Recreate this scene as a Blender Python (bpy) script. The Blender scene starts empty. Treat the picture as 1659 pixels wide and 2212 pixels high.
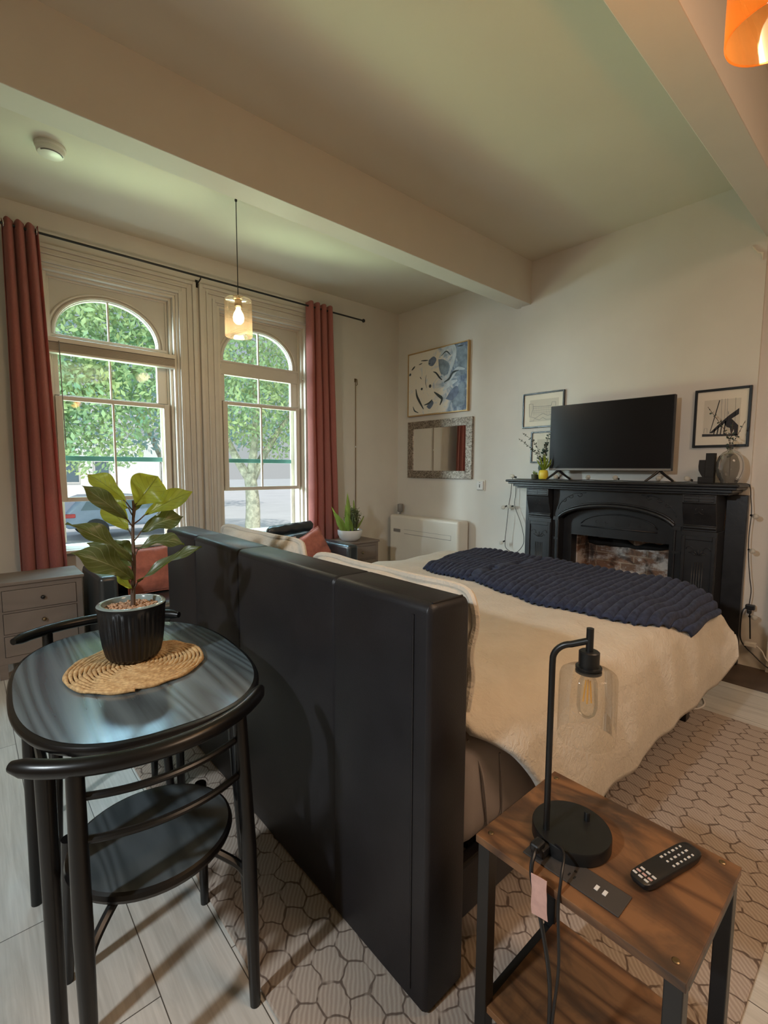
import bpy, bmesh, math, random
from mathutils import Vector, Matrix
random.seed(7)
SC = bpy.context.scene
COL = SC.collection
PI = math.pi

# ------------------------------------------------------------------ camera
cam_d = bpy.data.cameras.new('camera')
cam = bpy.data.objects.new('camera', cam_d)
COL.objects.link(cam)
cam_d.sensor_fit = 'HORIZONTAL'
cam_d.sensor_width = 36.0
cam_d.lens = 36.0 * 1029.613 / 1659.0
cam_d.clip_start = 0.02
cam_d.clip_end = 300
YAW, PITCH, ROLL = 0.720745055, 0.090418059, 0.00411414833
fw = Vector((math.sin(YAW) * math.cos(PITCH), math.cos(YAW) * math.cos(PITCH), -math.sin(PITCH)))
rt = Vector((math.cos(YAW), -math.sin(YAW), 0))
up = rt.cross(fw)
r2 = rt * math.cos(ROLL) + up * math.sin(ROLL)
u2 = -rt * math.sin(ROLL) + up * math.cos(ROLL)
m = Matrix((r2, u2, -fw)).transposed().to_4x4()
m.translation = Vector((0, 0, 1.40))
cam.matrix_world = m
SC.camera = cam

# ------------------------------------------------------------------ view, world, sun, daylight
vs = SC.view_settings
vs.view_transform = 'Standard'
vs.look = 'None'
vs.exposure = 0.0
vs.gamma = 1.0
vs.use_curve_mapping = False

W = bpy.data.worlds.new('world')
SC.world = W
W.use_nodes = True
wn = W.node_tree.nodes
wl = W.node_tree.links
bg = wn['Background']
tc = wn.new('ShaderNodeTexCoord')
sx = wn.new('ShaderNodeSeparateXYZ')
wl.new(tc.outputs['Generated'], sx.inputs[0])
rp = wn.new('ShaderNodeValToRGB')
rp.color_ramp.elements[0].position = 0.0
rp.color_ramp.elements[0].color = (0.80, 0.82, 0.84, 1)
rp.color_ramp.elements[1].position = 0.5
rp.color_ramp.elements[1].color = (0.52, 0.68, 0.86, 1)
wl.new(sx.outputs['Z'], rp.inputs[0])
wl.new(rp.outputs[0], bg.inputs['Color'])
bg.inputs['Strength'].default_value = 0.70


def light(name, kind, loc, energy, color=(1, 1, 1), target=None, **kw):
    d = bpy.data.lights.new(name, kind)
    d.energy = energy
    d.color = color
    for k, v in kw.items():
        setattr(d, k, v)
    o = bpy.data.objects.new(name, d)
    COL.objects.link(o)
    o.location = loc
    if target is not None:
        o.rotation_euler = (Vector(target) - Vector(loc)).to_track_quat('-Z', 'Y').to_euler()
    return o


light('sun', 'SUN', (0, -6, 20), 3.1, (1.0, 0.95, 0.86), target=(-5, 8, 0), angle=0.02)
# added area lights, unseen outside the windows, that strengthen the daylight indoors
light('added_skylight_panel', 'AREA', (1.7, 6.6, 4.35), 560, (0.45, 0.78, 1.0), target=(1.7, 2.6, 0.7), shape='RECTANGLE', size=4.6, size_y=1.3)
light('added_bounce_panel', 'AREA', (2.6, 8.7, -0.42), 880, (0.74, 1.0, 0.58), target=(1.7, 4.3, 1.9), shape='RECTANGLE', size=9.0, size_y=0.9)
light('added_side_sky_panel', 'AREA', (-3.6, 7.0, 2.6), 1900, (0.74, 0.92, 1.0), target=(1.2, 4.4, 1.7), shape='RECTANGLE', size=2.6, size_y=2.2)
# the kitchen behind the camera: ceiling fittings, one near the left wall
light('kitchen_ceiling_lamp', 'AREA', (1.7, -1.4, 3.2), 47, (1.0, 0.70, 0.49), target=(1.6, -0.6, 0), shape='DISK', size=1.2)
light('side_room_lamp', 'SPOT', (-1.75, 0.85, 2.35), 225, (0.86, 0.95, 1.0), target=(0.75, 1.35, 0.0), shadow_soft_size=0.08, spot_size=1.9, spot_blend=0.7)


# ------------------------------------------------------------------ mesh helpers
def wloc(o):
    v = Vector((0, 0, 0))
    while o is not None:
        v += Vector(o.location)
        o = o.parent
    return v


class MB:
    def __init__(s):
        s.v = []
        s.f = []
        s.uv = None

    def add(s, vs_, fs):
        n = len(s.v)
        s.v += [tuple(p) for p in vs_]
        s.f += [tuple(i + n for i in f) for f in fs]
        return s

    def box(s, x0, x1, y0, y1, z0, z1):
        return s.add([(x0, y0, z0), (x1, y0, z0), (x1, y1, z0), (x0, y1, z0), (x0, y0, z1), (x1, y0, z1), (x1, y1, z1), (x0, y1, z1)],
                     [(0, 3, 2, 1), (4, 5, 6, 7), (0, 1, 5, 4), (1, 2, 6, 5), (2, 3, 7, 6), (3, 0, 4, 7)])

    def tube(s, pts, r, seg=10, caps=True, closed=False):
        pts = [Vector(p) for p in pts]
        n = len(pts)
        rr = r if isinstance(r, (list, tuple)) else [r] * n
        t0 = (pts[1] - pts[0]).normalized()
        ref = Vector((0, 0, 1)) if abs(t0.z) < 0.9 else Vector((1, 0, 0))
        nrm = (ref - t0 * ref.dot(t0)).normalized()
        vv = []
        for i, p in enumerate(pts):
            if closed:
                t = (pts[(i + 1) % n] - pts[(i - 1) % n]).normalized()
            else:
                t = (pts[min(i + 1, n - 1)] - pts[max(i - 1, 0)]).normalized()
            nrm = nrm - t * nrm.dot(t)
            if nrm.length < 1e-6:
                nrm = t.orthogonal()
            nrm.normalize()
            b = t.cross(nrm)
            for k in range(seg):
                a = 2 * PI * k / seg
                vv.append(p + (nrm * math.cos(a) + b * math.sin(a)) * rr[i])
        ff = []
        for i in range(n if closed else n - 1):
            j = (i + 1) % n
            for k in range(seg):
                l = (k + 1) % seg
                ff.append((i * seg + k, i * seg + l, j * seg + l, j * seg + k))
        if caps and not closed:
            ff.append(tuple(reversed(range(seg))))
            ff.append(tuple((n - 1) * seg + k for k in range(seg)))
        return s.add(vv, ff)

    def lathe(s, prof, c=(0, 0, 0), seg=32, sx=1.0, sy=1.0, fn=None, cap0=True, cap1=True):
        vv = []
        for (r, z) in prof:
            for k in range(seg):
                a = 2 * PI * k / seg
                q = r * (fn(a, z) if fn else 1)
                vv.append((c[0] + q * math.cos(a) * sx, c[1] + q * math.sin(a) * sy, c[2] + z))
        ff = []
        for i in range(len(prof) - 1):
            for k in range(seg):
                l = (k + 1) % seg
                ff.append((i * seg + k, i * seg + l, (i + 1) * seg + l, (i + 1) * seg + k))
        if cap0:
            ff.append(tuple(reversed(range(seg))))
        if cap1:
            ff.append(tuple((len(prof) - 1) * seg + k for k in range(seg)))
        return s.add(vv, ff)

    def prism(s, poly, axis, lo, hi):
        """poly of 2-D points in the two other axes (cyclic order x->yz, y->xz, z->xy)"""
        def P(a, b, c):
            return {'x': (c, a, b), 'y': (a, c, b), 'z': (a, b, c)}[axis]
        n = len(poly)
        vv = [P(a, b, lo) for a, b in poly] + [P(a, b, hi) for a, b in poly]
        ff = [tuple(reversed(range(n))), tuple(range(n, 2 * n))]
        for i in range(n):
            j = (i + 1) % n
            ff.append((i, j, n + j, n + i))
        return s.add(vv, ff)

    def grid(s, fn, nu, nv, closeu=False):
        vv = []
        uv = []
        for i in range(nu):
            for j in range(nv):
                u = i / (nu if closeu else nu - 1)
                v = j / (nv - 1)
                vv.append(fn(u, v))
                uv.append((u, v))
        ff = []
        for i in range(nu if closeu else nu - 1):
            i2 = (i + 1) % nu
            for j in range(nv - 1):
                ff.append((i * nv + j, i2 * nv + j, i2 * nv + j + 1, i * nv + j + 1))
        if s.uv is None and not s.v:
            s.uv = []
        if s.uv is not None:
            s.uv += uv
        return s.add(vv, ff)

    def sphere(s, c, r, seg=16, rings=10, sc=(1, 1, 1)):
        pr = []
        for i in range(rings + 1):
            a = -PI / 2 + PI * i / rings
            pr.append((max(1e-4, r * math.cos(a)), r * math.sin(a) * sc[2]))
        return s.lathe(pr, c, seg, sc[0], sc[1])

    def build(s, name, mat, parent=None, smooth=0.6, bevel=0, bseg=2, local=False, solid=0, subsurf=0):
        off = Vector((0, 0, 0)) if (local or parent is None) else wloc(parent)
        me = bpy.data.meshes.new(name)
        me.from_pydata([tuple(Vector(p) - off) for p in s.v], [], s.f)
        if s.uv and len(s.uv) == len(s.v):
            ul = me.uv_layers.new(name='uv')
            for lp in me.loops:
                ul.data[lp.index].uv = s.uv[lp.vertex_index]
        bm = bmesh.new()
        bm.from_mesh(me)
        bmesh.ops.recalc_face_normals(bm, faces=bm.faces)
        bm.to_mesh(me)
        bm.free()
        if mat:
            me.materials.append(mat)
        o = bpy.data.objects.new(name, me)
        COL.objects.link(o)
        if parent is not None:
            o.parent = parent
        if smooth:
            me.shade_smooth()
            me.set_sharp_from_angle(angle=smooth)
        if bevel:
            b = o.modifiers.new('bevel', 'BEVEL')
            b.width = bevel
            b.segments = bseg
            b.limit_method = 'ANGLE'
            b.angle_limit = 0.6
            b.harden_normals = False
        if solid:
            q = o.modifiers.new('solid', 'SOLIDIFY')
            q.thickness = solid
            q.offset = 0
        if subsurf:
            q = o.modifiers.new('sub', 'SUBSURF')
            q.levels = subsurf
            q.render_levels = subsurf
        return o


def thing(name, label, cat, loc=(0, 0, 0), rotz=0, group=None):
    o = bpy.data.objects.new(name, None)
    COL.objects.link(o)
    o.location = loc
    o.rotation_euler = (0, 0, rotz)
    o.empty_display_size = 0.05
    o['label'] = label
    o['category'] = cat
    if group:
        o['group'] = group
    return o


def tag(o, label, cat, group=None, kind=None):
    o['label'] = label
    o['category'] = cat
    if group:
        o['group'] = group
    if kind:
        o['kind'] = kind
    return o


def struct(o):
    o['kind'] = 'structure'
    return o


def dup(root, loc, rotz, label, group=None):
    r = root.copy()
    COL.objects.link(r)
    r.location = loc
    r.rotation_euler = (0, 0, rotz)
    r['label'] = label
    if group:
        r['group'] = group
    for ch in list(root.children):
        c = ch.copy()
        COL.objects.link(c)
        c.parent = r
        for g in list(ch.children):
            d = g.copy()
            COL.objects.link(d)
            d.parent = c
    return r


def smoothpath(pts, n=8):
    """Catmull-Rom through pts"""
    P = [Vector(p) for p in pts]
    P = [P[0] * 2 - P[1]] + P + [P[-1] * 2 - P[-2]]
    out = []
    for i in range(1, len(P) - 2):
        for k in range(n):
            t = k / n
            a, b, c, d = P[i - 1], P[i], P[i + 1], P[i + 2]
            out.append(0.5 * ((2 * b) + (c - a) * t + (2 * a - 5 * b + 4 * c - d) * t * t + (3 * b - a - 3 * c + d) * t ** 3))
    out.append(P[-2])
    return out


def lerp_table(tab, x):
    if x <= tab[0][0]:
        return tab[0][1]
    for (a, p), (b, q) in zip(tab, tab[1:]):
        if x <= b:
            t = (x - a) / (b - a)
            return p + (q - p) * t
    return tab[-1][1]


from mathutils import noise as mn


def nz(x, y, z=0.0):
    return mn.noise(Vector((x, y, z)))


# ------------------------------------------------------------------ materials
class NT:
    def __init__(s, name):
        s.m = bpy.data.materials.new(name)
        s.m.use_nodes = True
        s.n = s.m.node_tree.nodes
        s.l = s.m.node_tree.links
        s.p = s.n['Principled BSDF']
        s._tc = None

    def tc(s, out='Object'):
        if s._tc is None:
            s._tc = s.n.new('ShaderNodeTexCoord')
        return s._tc.outputs[out]

    def link(s, a, b):
        s.l.new(a, b)

    def mapping(s, scale=(1, 1, 1), rot=(0, 0, 0), loc=(0, 0, 0), out='Object', src=None):
        mp = s.n.new('ShaderNodeMapping')
        mp.inputs['Scale'].default_value = scale
        mp.inputs['Rotation'].default_value = rot
        mp.inputs['Location'].default_value = loc
        s.link(src or s.tc(out), mp.inputs[0])
        return mp.outputs[0]

    def noise(s, scale, vec=None, detail=4, rough=0.55, dist=0.0):
        t = s.n.new('ShaderNodeTexNoise')
        t.inputs['Scale'].default_value = scale
        t.inputs['Detail'].default_value = detail
        t.inputs['Roughness'].default_value = rough
        t.inputs['Distortion'].default_value = dist
        s.link(vec or s.tc(), t.inputs['Vector'])
        return t.outputs['Fac']

    def ramp(s, fac, stops):
        r = s.n.new('ShaderNodeValToRGB')
        e = r.color_ramp.elements
        while len(e) < len(stops):
            e.new(0.5)
        for i, (p, c) in enumerate(stops):
            e[i].position = p
            e[i].color = (c[0], c[1], c[2], 1) if not isinstance(c, (int, float)) else (c, c, c, 1)
        s.link(fac, r.inputs[0])
        return r.outputs[0]

    def mix(s, fac, a, b, mode='MIX'):
        x = s.n.new('ShaderNodeMix')
        x.data_type = 'RGBA'
        x.blend_type = mode
        for sock, val in ((x.inputs[0], fac), (x.inputs[6], a), (x.inputs[7], b)):
            if isinstance(val, (int, float)):
                sock.default_value = val
            elif isinstance(val, (tuple, list)):
                sock.default_value = (val[0], val[1], val[2], 1)
            else:
                s.link(val, sock)
        return x.outputs[2]

    def math(s, op, a, b=None, c=None, clamp=False):
        x = s.n.new('ShaderNodeMath')
        x.operation = op
        x.use_clamp = clamp
        for i, val in enumerate((a, b, c)):
            if val is None:
                continue
            if isinstance(val, (int, float)):
                x.inputs[i].default_value = val
            else:
                s.link(val, x.inputs[i])
        return x.outputs[0]

    def vmath(s, op, a, b=None):
        x = s.n.new('ShaderNodeVectorMath')
        x.operation = op
        for i, val in enumerate((a, b)):
            if val is None:
                continue
            if isinstance(val, (tuple, list)):
                x.inputs[i].default_value = val
            else:
                s.link(val, x.inputs[i])
        return x.outputs['Value'] if op in ('LENGTH', 'DOT_PRODUCT', 'DISTANCE') else x.outputs['Vector']

    def color(s, c):
        if isinstance(c, (tuple, list)):
            s.p.inputs['Base Color'].default_value = (c[0], c[1], c[2], 1)
        else:
            s.link(c, s.p.inputs['Base Color'])
        return s

    def set(s, **kw):
        nm = dict(rough='Roughness', metal='Metallic', spec='Specular IOR Level', coat='Coat Weight', coatr='Coat Roughness', sheen='Sheen Weight', trans='Transmission Weight', ior='IOR', alpha='Alpha')
        for k, v in kw.items():
            sk = s.p.inputs[nm[k]]
            if isinstance(v, (int, float)):
                sk.default_value = v
            else:
                s.link(v, sk)
        return s

    def bump(s, h, strength=0.3, dist=0.01):
        b = s.n.new('ShaderNodeBump')
        b.inputs['Strength'].default_value = strength
        b.inputs['Distance'].default_value = dist
        s.link(h, b.inputs['Height'])
        s.link(b.outputs[0], s.p.inputs['Normal'])
        return s


def simple(name, col, rough=0.5, metal=0.0, var=0.12, vscale=6.0, bump=0.0, bscale=60.0, bdist=0.004, **kw):
    t = NT(name)
    n = t.noise(vscale)
    lo = tuple(max(0, c * (1 - var)) for c in col)
    hi = tuple(min(1, c * (1 + var)) for c in col)
    t.color(t.ramp(n, [(0.3, lo), (0.7, hi)]))
    t.set(rough=rough, metal=metal, **kw)
    if bump:
        t.bump(t.noise(bscale), bump, bdist)
    return t.m


M = {}
M['wall'] = simple('wall_paint', (0.64, 0.60, 0.54), 0.75, var=0.03, vscale=2.5, bump=0.06, bscale=90, bdist=0.003)
M['ceil'] = simple('ceiling_paint', (0.66, 0.61, 0.50), 0.8, var=0.03, vscale=1.2, bump=0.05, bscale=40, bdist=0.004)
M['trim'] = simple('trim_paint', (0.57, 0.525, 0.465), 0.45, var=0.04, bump=0.05, bscale=50)
M['sash'] = simple('sash_paint', (0.62, 0.56, 0.48), 0.4, var=0.03)
M['storm'] = simple('storm_frame_paint', (0.10, 0.30, 0.28), 0.4)
M['blackleather'] = simple('black_leather', (0.0145, 0.0135, 0.0155), 0.42, var=0.15, vscale=9, bump=0.22, bscale=240, bdist=0.002, spec=0.35)
M['sofaleather'] = simple('sofa_leather', (0.026, 0.030, 0.032), 0.30, var=0.2, vscale=9, bump=0.15, bscale=120, bdist=0.003, spec=0.8)
M['blackpaint'] = simple('black_satin_paint', (0.005, 0.0045, 0.0045), 0.30, var=0.15, spec=0.42)
M['blackmetal'] = simple('black_metal', (0.008, 0.008, 0.008), 0.38, var=0.1, spec=0.5)
M['blackplastic'] = simple('black_plastic', (0.010, 0.010, 0.011), 0.4, var=0.1)
M['mantel'] = simple('black_mantel_paint', (0.014, 0.014, 0.016), 0.36, var=0.3, vscale=14, bump=0.12, bscale=45, bdist=0.004, spec=0.55)
M['whiteplastic'] = simple('white_plastic', (0.72, 0.68, 0.60), 0.35, var=0.02)
M['greyplastic'] = simple('grey_plastic', (0.20, 0.19, 0.18), 0.4, var=0.05)
M['chrome'] = simple('chrome', (0.72, 0.72, 0.72), 0.15, metal=1.0, var=0.03)
M['brass'] = simple('aged_brass', (0.22, 0.16, 0.09), 0.4, metal=1.0, var=0.2)
M['ceramicwhite'] = simple('white_ceramic', (0.70, 0.68, 0.66), 0.25, var=0.02)
M['sheet'] = simple('taupe_sheet_cotton', (0.31, 0.255, 0.225), 0.85, var=0.05, bump=0.15, bscale=300, bdist=0.002)
M['mirror'] = simple('mirror_glass', (0.86, 0.86, 0.84), 0.015, metal=1.0, var=0.0)
M['tv'] = simple('tv_screen', (0.010, 0.009, 0.010), 0.25, var=0.05, spec=0.2)
M['mat_board'] = simple('mat_board', (0.72, 0.66, 0.55), 0.8, var=0.02)
M['slat'] = simple('taupe_blind_slats', (0.44, 0.375, 0.30), 0.6, var=0.06)  # slat stack coloured a darker taupe than its rails
M['ink'] = simple('ink', (0.03, 0.03, 0.035), 0.8, var=0.3)
M['ink_grey'] = simple('ink_grey', (0.28, 0.27, 0.25), 0.8, var=0.2)
M['paper'] = simple('printed_paper', (0.58, 0.53, 0.44), 0.8, var=0.05)
M['goldframe'] = simple('pale_gold_frame', (0.50, 0.33, 0.15), 0.4, metal=0.4, var=0.1)
M['fern'] = simple('eucalyptus_green', (0.035, 0.060, 0.045), 0.6, var=0.3)
M['lime'] = simple('lime_leaf', (0.30, 0.42, 0.06), 0.5, var=0.25)
M['stalk'] = simple('brown_stalk', (0.09, 0.055, 0.035), 0.7, var=0.3)
M['soil'] = simple('dark_soil', (0.03, 0.022, 0.016), 0.95, var=0.4, vscale=60)
M['pebble'] = simple('tan_pebbles', (0.42, 0.25, 0.15), 0.8, var=0.3, vscale=50)
M['yellow'] = simple('yellow_glaze', (0.72, 0.55, 0.05), 0.35, var=0.1)
M['whiterubber'] = simple('white_cord', (0.66, 0.62, 0.56), 0.5, var=0.03)
M['redglass'] = simple('red_tail_lamp', (0.55, 0.05, 0.05), 0.3)
M['carpaint'] = simple('blue_car_paint', (0.26, 0.33, 0.44), 0.25, var=0.05)
M['carglass'] = simple('dark_car_glass', (0.14, 0.20, 0.24), 0.1, var=0.05)
M['tyre'] = simple('tyre_rubber', (0.03, 0.03, 0.03), 0.8)
M['pave'] = simple('pale_pavement', (0.62, 0.62, 0.62), 0.9, var=0.06, vscale=0.6)
M['houseside'] = simple('pale_house_siding', (0.93, 0.92, 0.90), 0.8, var=0.03)
M['houseroof'] = simple('grey_shingle', (0.55, 0.55, 0.56), 0.9, var=0.2)
M['tag'] = simple('pink_paper_tag', (0.62, 0.36, 0.30), 0.8, var=0.1, vscale=40)
M['hearth'] = simple('dark_hearth_tile', (0.075, 0.05, 0.035), 0.45, var=0.35, vscale=5)
M['wick'] = simple('dark_cactus', (0.06, 0.06, 0.03), 0.7, var=0.4, vscale=60)


def emit(name, col, strength):
    mm = bpy.data.materials.new(name)
    mm.use_nodes = True
    n = mm.node_tree.nodes
    e = n.new('ShaderNodeEmission')
    e.inputs[0].default_value = (*col, 1)
    e.inputs[1].default_value = strength
    mm.node_tree.links.new(e.outputs[0], n['Material Output'].inputs[0])
    return mm


def thin_glass(name, tint=(0.95, 0.95, 0.95), refl=1.0, rough=0.03, body=0.0, bodycol=(1, 1, 1), seeds=False):
    """thin clear glass: light passes straight, the surface mirrors by Fresnel"""
    mm = bpy.data.materials.new(name)
    mm.use_nodes = True
    n = mm.node_tree.nodes
    l = mm.node_tree.links
    n.remove(n['Principled BSDF'])
    tr = n.new('ShaderNodeBsdfTransparent')
    tr.inputs[0].default_value = (*tint, 1)
    gl = n.new('ShaderNodeBsdfGlossy')
    gl.inputs['Roughness'].default_value = rough
    fr = n.new('ShaderNodeFresnel')
    fr.inputs[0].default_value = 1.45
    mx = n.new('ShaderNodeMixShader')
    mu = n.new('ShaderNodeMath')
    mu.operation = 'MULTIPLY'
    mu.inputs[1].default_value = refl
    l.new(fr.outputs[0], mu.inputs[0])
    l.new(mu.outputs[0], mx.inputs[0])
    l.new(tr.outputs[0], mx.inputs[1])
    l.new(gl.outputs[0], mx.inputs[2])
    last = mx
    if body:
        df = n.new('ShaderNodeBsdfTranslucent')
        df.inputs[0].default_value = (*bodycol, 1)
        d2 = n.new('ShaderNodeBsdfDiffuse')
        d2.inputs[0].default_value = (*bodycol, 1)
        ad = n.new('ShaderNodeMixShader')
        l.new(df.outputs[0], ad.inputs[1])
        l.new(d2.outputs[0], ad.inputs[2])
        m2 = n.new('ShaderNodeMixShader')
        if seeds:
            t = n.new('ShaderNodeTexCoord')
            v = n.new('ShaderNodeTexVoronoi')
            v.inputs['Scale'].default_value = 130
            l.new(t.outputs['Object'], v.inputs['Vector'])
            r = n.new('ShaderNodeValToRGB')
            r.color_ramp.elements[0].position = 0.12
            r.color_ramp.elements[0].color = (body + 0.22,) * 3 + (1,)
            r.color_ramp.elements[1].position = 0.22
            r.color_ramp.elements[1].color = (body,) * 3 + (1,)
            l.new(v.outputs['Distance'], r.inputs[0])
            l.new(r.outputs[0], m2.inputs[0])
        else:
            m2.inputs[0].default_value = body
        l.new(mx.outputs[0], m2.inputs[1])
        l.new(ad.outputs[0], m2.inputs[2])
        last = m2
    l.new(last.outputs[0], n['Material Output'].inputs[0])
    return mm


M['pane'] = thin_glass('window_pane', (0.97, 0.985, 0.98), 0.1)
M['seeded'] = thin_glass('seeded_glass', (0.95, 0.93, 0.89), 0.45, 0.05, 0.07, (0.8, 0.72, 0.6), True)
M['bulbglass'] = thin_glass('bulb_glass', (0.97, 0.95, 0.9), 0.5, 0.02, 0.06, (0.9, 0.85, 0.75))
M['fairybulb'] = thin_glass('fairy_bulb_glass', (0.9, 0.88, 0.84), 0.9, 0.08, 0.45, (1.0, 0.97, 0.9))
M['amber'] = thin_glass('amber_glass', (1.0, 0.62, 0.30), 0.6, 0.05, 0.030, (1.0, 0.42, 0.10))
M['paleamber'] = thin_glass('clear_pendant_glass', (0.98, 0.93, 0.84), 0.6, 0.05, 0.05, (0.95, 0.75, 0.48))
M['vaseglass'] = thin_glass('smoky_glass', (0.66, 0.65, 0.63), 0.9, 0.03, 0.22, (0.45, 0.44, 0.42))
M['glow'] = emit('bulb_glow', (1.0, 0.86, 0.60), 5)
M['glow2'] = emit('pendant_glow', (1.0, 0.74, 0.40), 6)
M['filament'] = simple('amber_filament', (0.85, 0.42, 0.05), 0.4)


# floor planks (object space of the floor = room space)
t = NT('oak_planks')
v = t.mapping(rot=(0, 0, PI / 2), loc=(0.0, 0.0755, 0))
b = t.n.new('ShaderNodeTexBrick')
b.offset = 0.37
b.inputs['Scale'].default_value = 1.0
b.inputs['Brick Width'].default_value = 1.25
b.inputs['Row Height'].default_value = 0.195
b.inputs['Mortar Size'].default_value = 0.0016
b.inputs['Mortar Smooth'].default_value = 0.2
b.inputs['Color1'].default_value = (0.66, 0.63, 0.575, 1)
b.inputs['Color2'].default_value = (0.60, 0.565, 0.51, 1)
b.inputs['Mortar'].default_value = (0.10, 0.085, 0.07, 1)
t.link(v, b.inputs['Vector'])
g = t.noise(3.2, t.mapping((9, 0.55, 1)), 6, 0.6, 1.4)
g2 = t.noise(40, t.mapping((3.0, 0.10, 1)), 3, 0.5)
c = t.mix(0.55, b.outputs['Color'], t.ramp(g, [(0.30, (0.62, 0.60, 0.57)), (0.62, (1, 1, 1))]), 'MULTIPLY')
c = t.mix(0.30, c, t.ramp(g2, [(0.3, 0.55), (0.7, 1.0)]), 'MULTIPLY')
t.color(c)
t.set(rough=t.ramp(g, [(0.2, 0.30), (0.8, 0.45)]), spec=0.5)
t.bump(b.outputs['Fac'], -0.25, 0.002)
M['floor'] = t.m

# rug: brown wobbling hexagons on a taupe woven ground
t = NT('hexagon_rug')
wob = t.n.new('ShaderNodeTexNoise')
wob.inputs['Scale'].default_value = 14
t.link(t.tc(), wob.inputs['Vector'])
d = t.vmath('MULTIPLY', t.vmath('SUBTRACT', wob.outputs['Color'], (0.5, 0.5, 0.5)), (0.045, 0.045, 0.0))
p = t.vmath('ADD', t.tc(), d)
p = t.vmath('MULTIPLY', p, (13.0, 10.2, 0))
p = t.vmath('ADD', p, (50, 50 * 1.7320508, 0))
R_ = (1.0, 1.7320508, 1.0)
H_ = (0.5, 0.8660254, 0.5)
a = t.vmath('SUBTRACT', t.vmath('MODULO', p, R_), H_)
bq = t.vmath('SUBTRACT', t.vmath('MODULO', t.vmath('SUBTRACT', p, H_), R_), H_)
la = t.vmath('LENGTH', t.vmath('MULTIPLY', a, (1, 1, 0)))
lb = t.vmath('LENGTH', t.vmath('MULTIPLY', bq, (1, 1, 0)))
sel = t.math('LESS_THAN', la, lb)
mxv = t.n.new('ShaderNodeMix')
mxv.data_type = 'VECTOR'
t.link(sel, mxv.inputs[0])
t.link(bq, mxv.inputs[4])
t.link(a, mxv.inputs[5])
ab = t.vmath('ABSOLUTE', mxv.outputs[1])
d1 = t.vmath('DOT_PRODUCT', ab, (0.5, 0.8660254, 0))
d2 = t.vmath('DOT_PRODUCT', ab, (1, 0, 0))
hx = t.math('MAXIMUM', d1, d2)
line = t.math('MULTIPLY', t.math('SUBTRACT', hx, 0.456), 45, clamp=True)
brk = t.noise(22, None, 2)
line = t.math('MULTIPLY', line, t.math('MULTIPLY', t.math('SUBTRACT', brk, 0.30), 6, clamp=True))
wv = t.n.new('ShaderNodeTexWave')
wv.inputs['Scale'].default_value = 26
wv.inputs['Distortion'].default_value = 3.0
wv.inputs['Detail'].default_value = 1
t.link(t.mapping((1, 1, 1), (0, 0, 0.7)), wv.inputs['Vector'])
wv2 = t.n.new('ShaderNodeTexWave')
wv2.inputs['Scale'].default_value = 120
t.link(t.mapping((1, 1, 1), (0, 0, PI / 2)), wv2.inputs['Vector'])
gr = t.ramp(wv.outputs['Fac'], [(0.25, (0.40, 0.325, 0.27)), (0.8, (0.50, 0.42, 0.355))])
gr = t.mix(0.25, gr, t.ramp(wv2.outputs['Fac'], [(0.2, 0.6), (0.8, 1.0)]), 'MULTIPLY')
gr = t.mix(0.4, gr, t.ramp(t.noise(2.2), [(0.3, (0.75, 0.7, 0.66)), (0.7, (1, 1, 1))]), 'MULTIPLY')
t.color(t.mix(t.math('MULTIPLY', line, 0.8), gr, (0.085, 0.055, 0.042)))
t.set(rough=0.95, spec=0.1)
t.bump(t.math('ADD', wv2.outputs['Fac'], t.math('MULTIPLY', line, -1.0)), 0.25, 0.003)
M['rug'] = t.m


def wood(name, light, dark, sx=5.0, sy=0.9, n=22, axis='y', rough=0.4, stain=None, bump=0.06, lo=0.2, hi=0.75, fine=0.3, **kw):
    """contour grain: the level lines of a stretched noise"""
    t = NT(name)
    sc = {'y': (sx, sy, sx), 'x': (sy, sx, sx), 'z': (sx, sx, sy)}[axis]
    nn = t.noise(1.0, t.mapping(sc, loc=(0.37, 0.2, 0.11)), 1.6, 0.45)
    f = t.math('MULTIPLY', t.math('ABSOLUTE', t.math('SUBTRACT', t.math('FRACT', t.math('MULTIPLY', nn, n)), 0.5)), 2.0)
    s2 = {'y': (1, 0.03, 1), 'x': (0.03, 1, 1), 'z': (1, 1, 0.03)}[axis]
    fn_ = t.noise(150, t.mapping(s2), 3)
    f = t.math('ADD', t.math('MULTIPLY', f, 1 - fine), t.math('MULTIPLY', fn_, fine))
    c = t.ramp(f, [(lo, dark), (hi, light)])
    if stain:
        s_ = t.noise(5.0, t.mapping({'y': (1.0, 0.6, 1), 'x': (0.6, 1, 1), 'z': (1, 1, 0.6)}[axis]), 5, 0.62, 1.2)
        c = t.mix(t.ramp(s_, [(0.44, 0.0), (0.62, 0.90)]), c, stain)
    t.color(c)
    t.set(rough=rough, **kw)
    if bump:
        t.bump(f, bump, 0.001)
    return t.m


M['tablewood'] = wood('black_oak_painted_sheen', (0.120, 0.150, 0.165), (0.055, 0.068, 0.076), 4.0, 0.30, 26, 'y', 0.20, bump=0.03, ior=1.75)  # oak grain, its blue-grey lifted to paint in the window reflection
M['seatwood'] = wood('stained_oak_painted_sheen', (0.062, 0.076, 0.085), (0.036, 0.045, 0.050), 6.0, 0.9, 18, 'y', 0.38, bump=0.03, ior=1.6)  # seat tone raised bluish, reflected window light put into the colour
M['rustic'] = wood('rustic_brown_wood', (0.215, 0.098, 0.040), (0.070, 0.028, 0.013), 5.0, 1.1, 13, 'y', 0.48, (0.048, 0.029, 0.019), 0.10, 0.12, 0.6, 0.4)
M['greywood'] = wood('taupe_painted_wood', (0.20, 0.158, 0.130), (0.18, 0.142, 0.117), 3.0, 1.0, 8, 'x', 0.5, bump=0.02)

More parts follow.
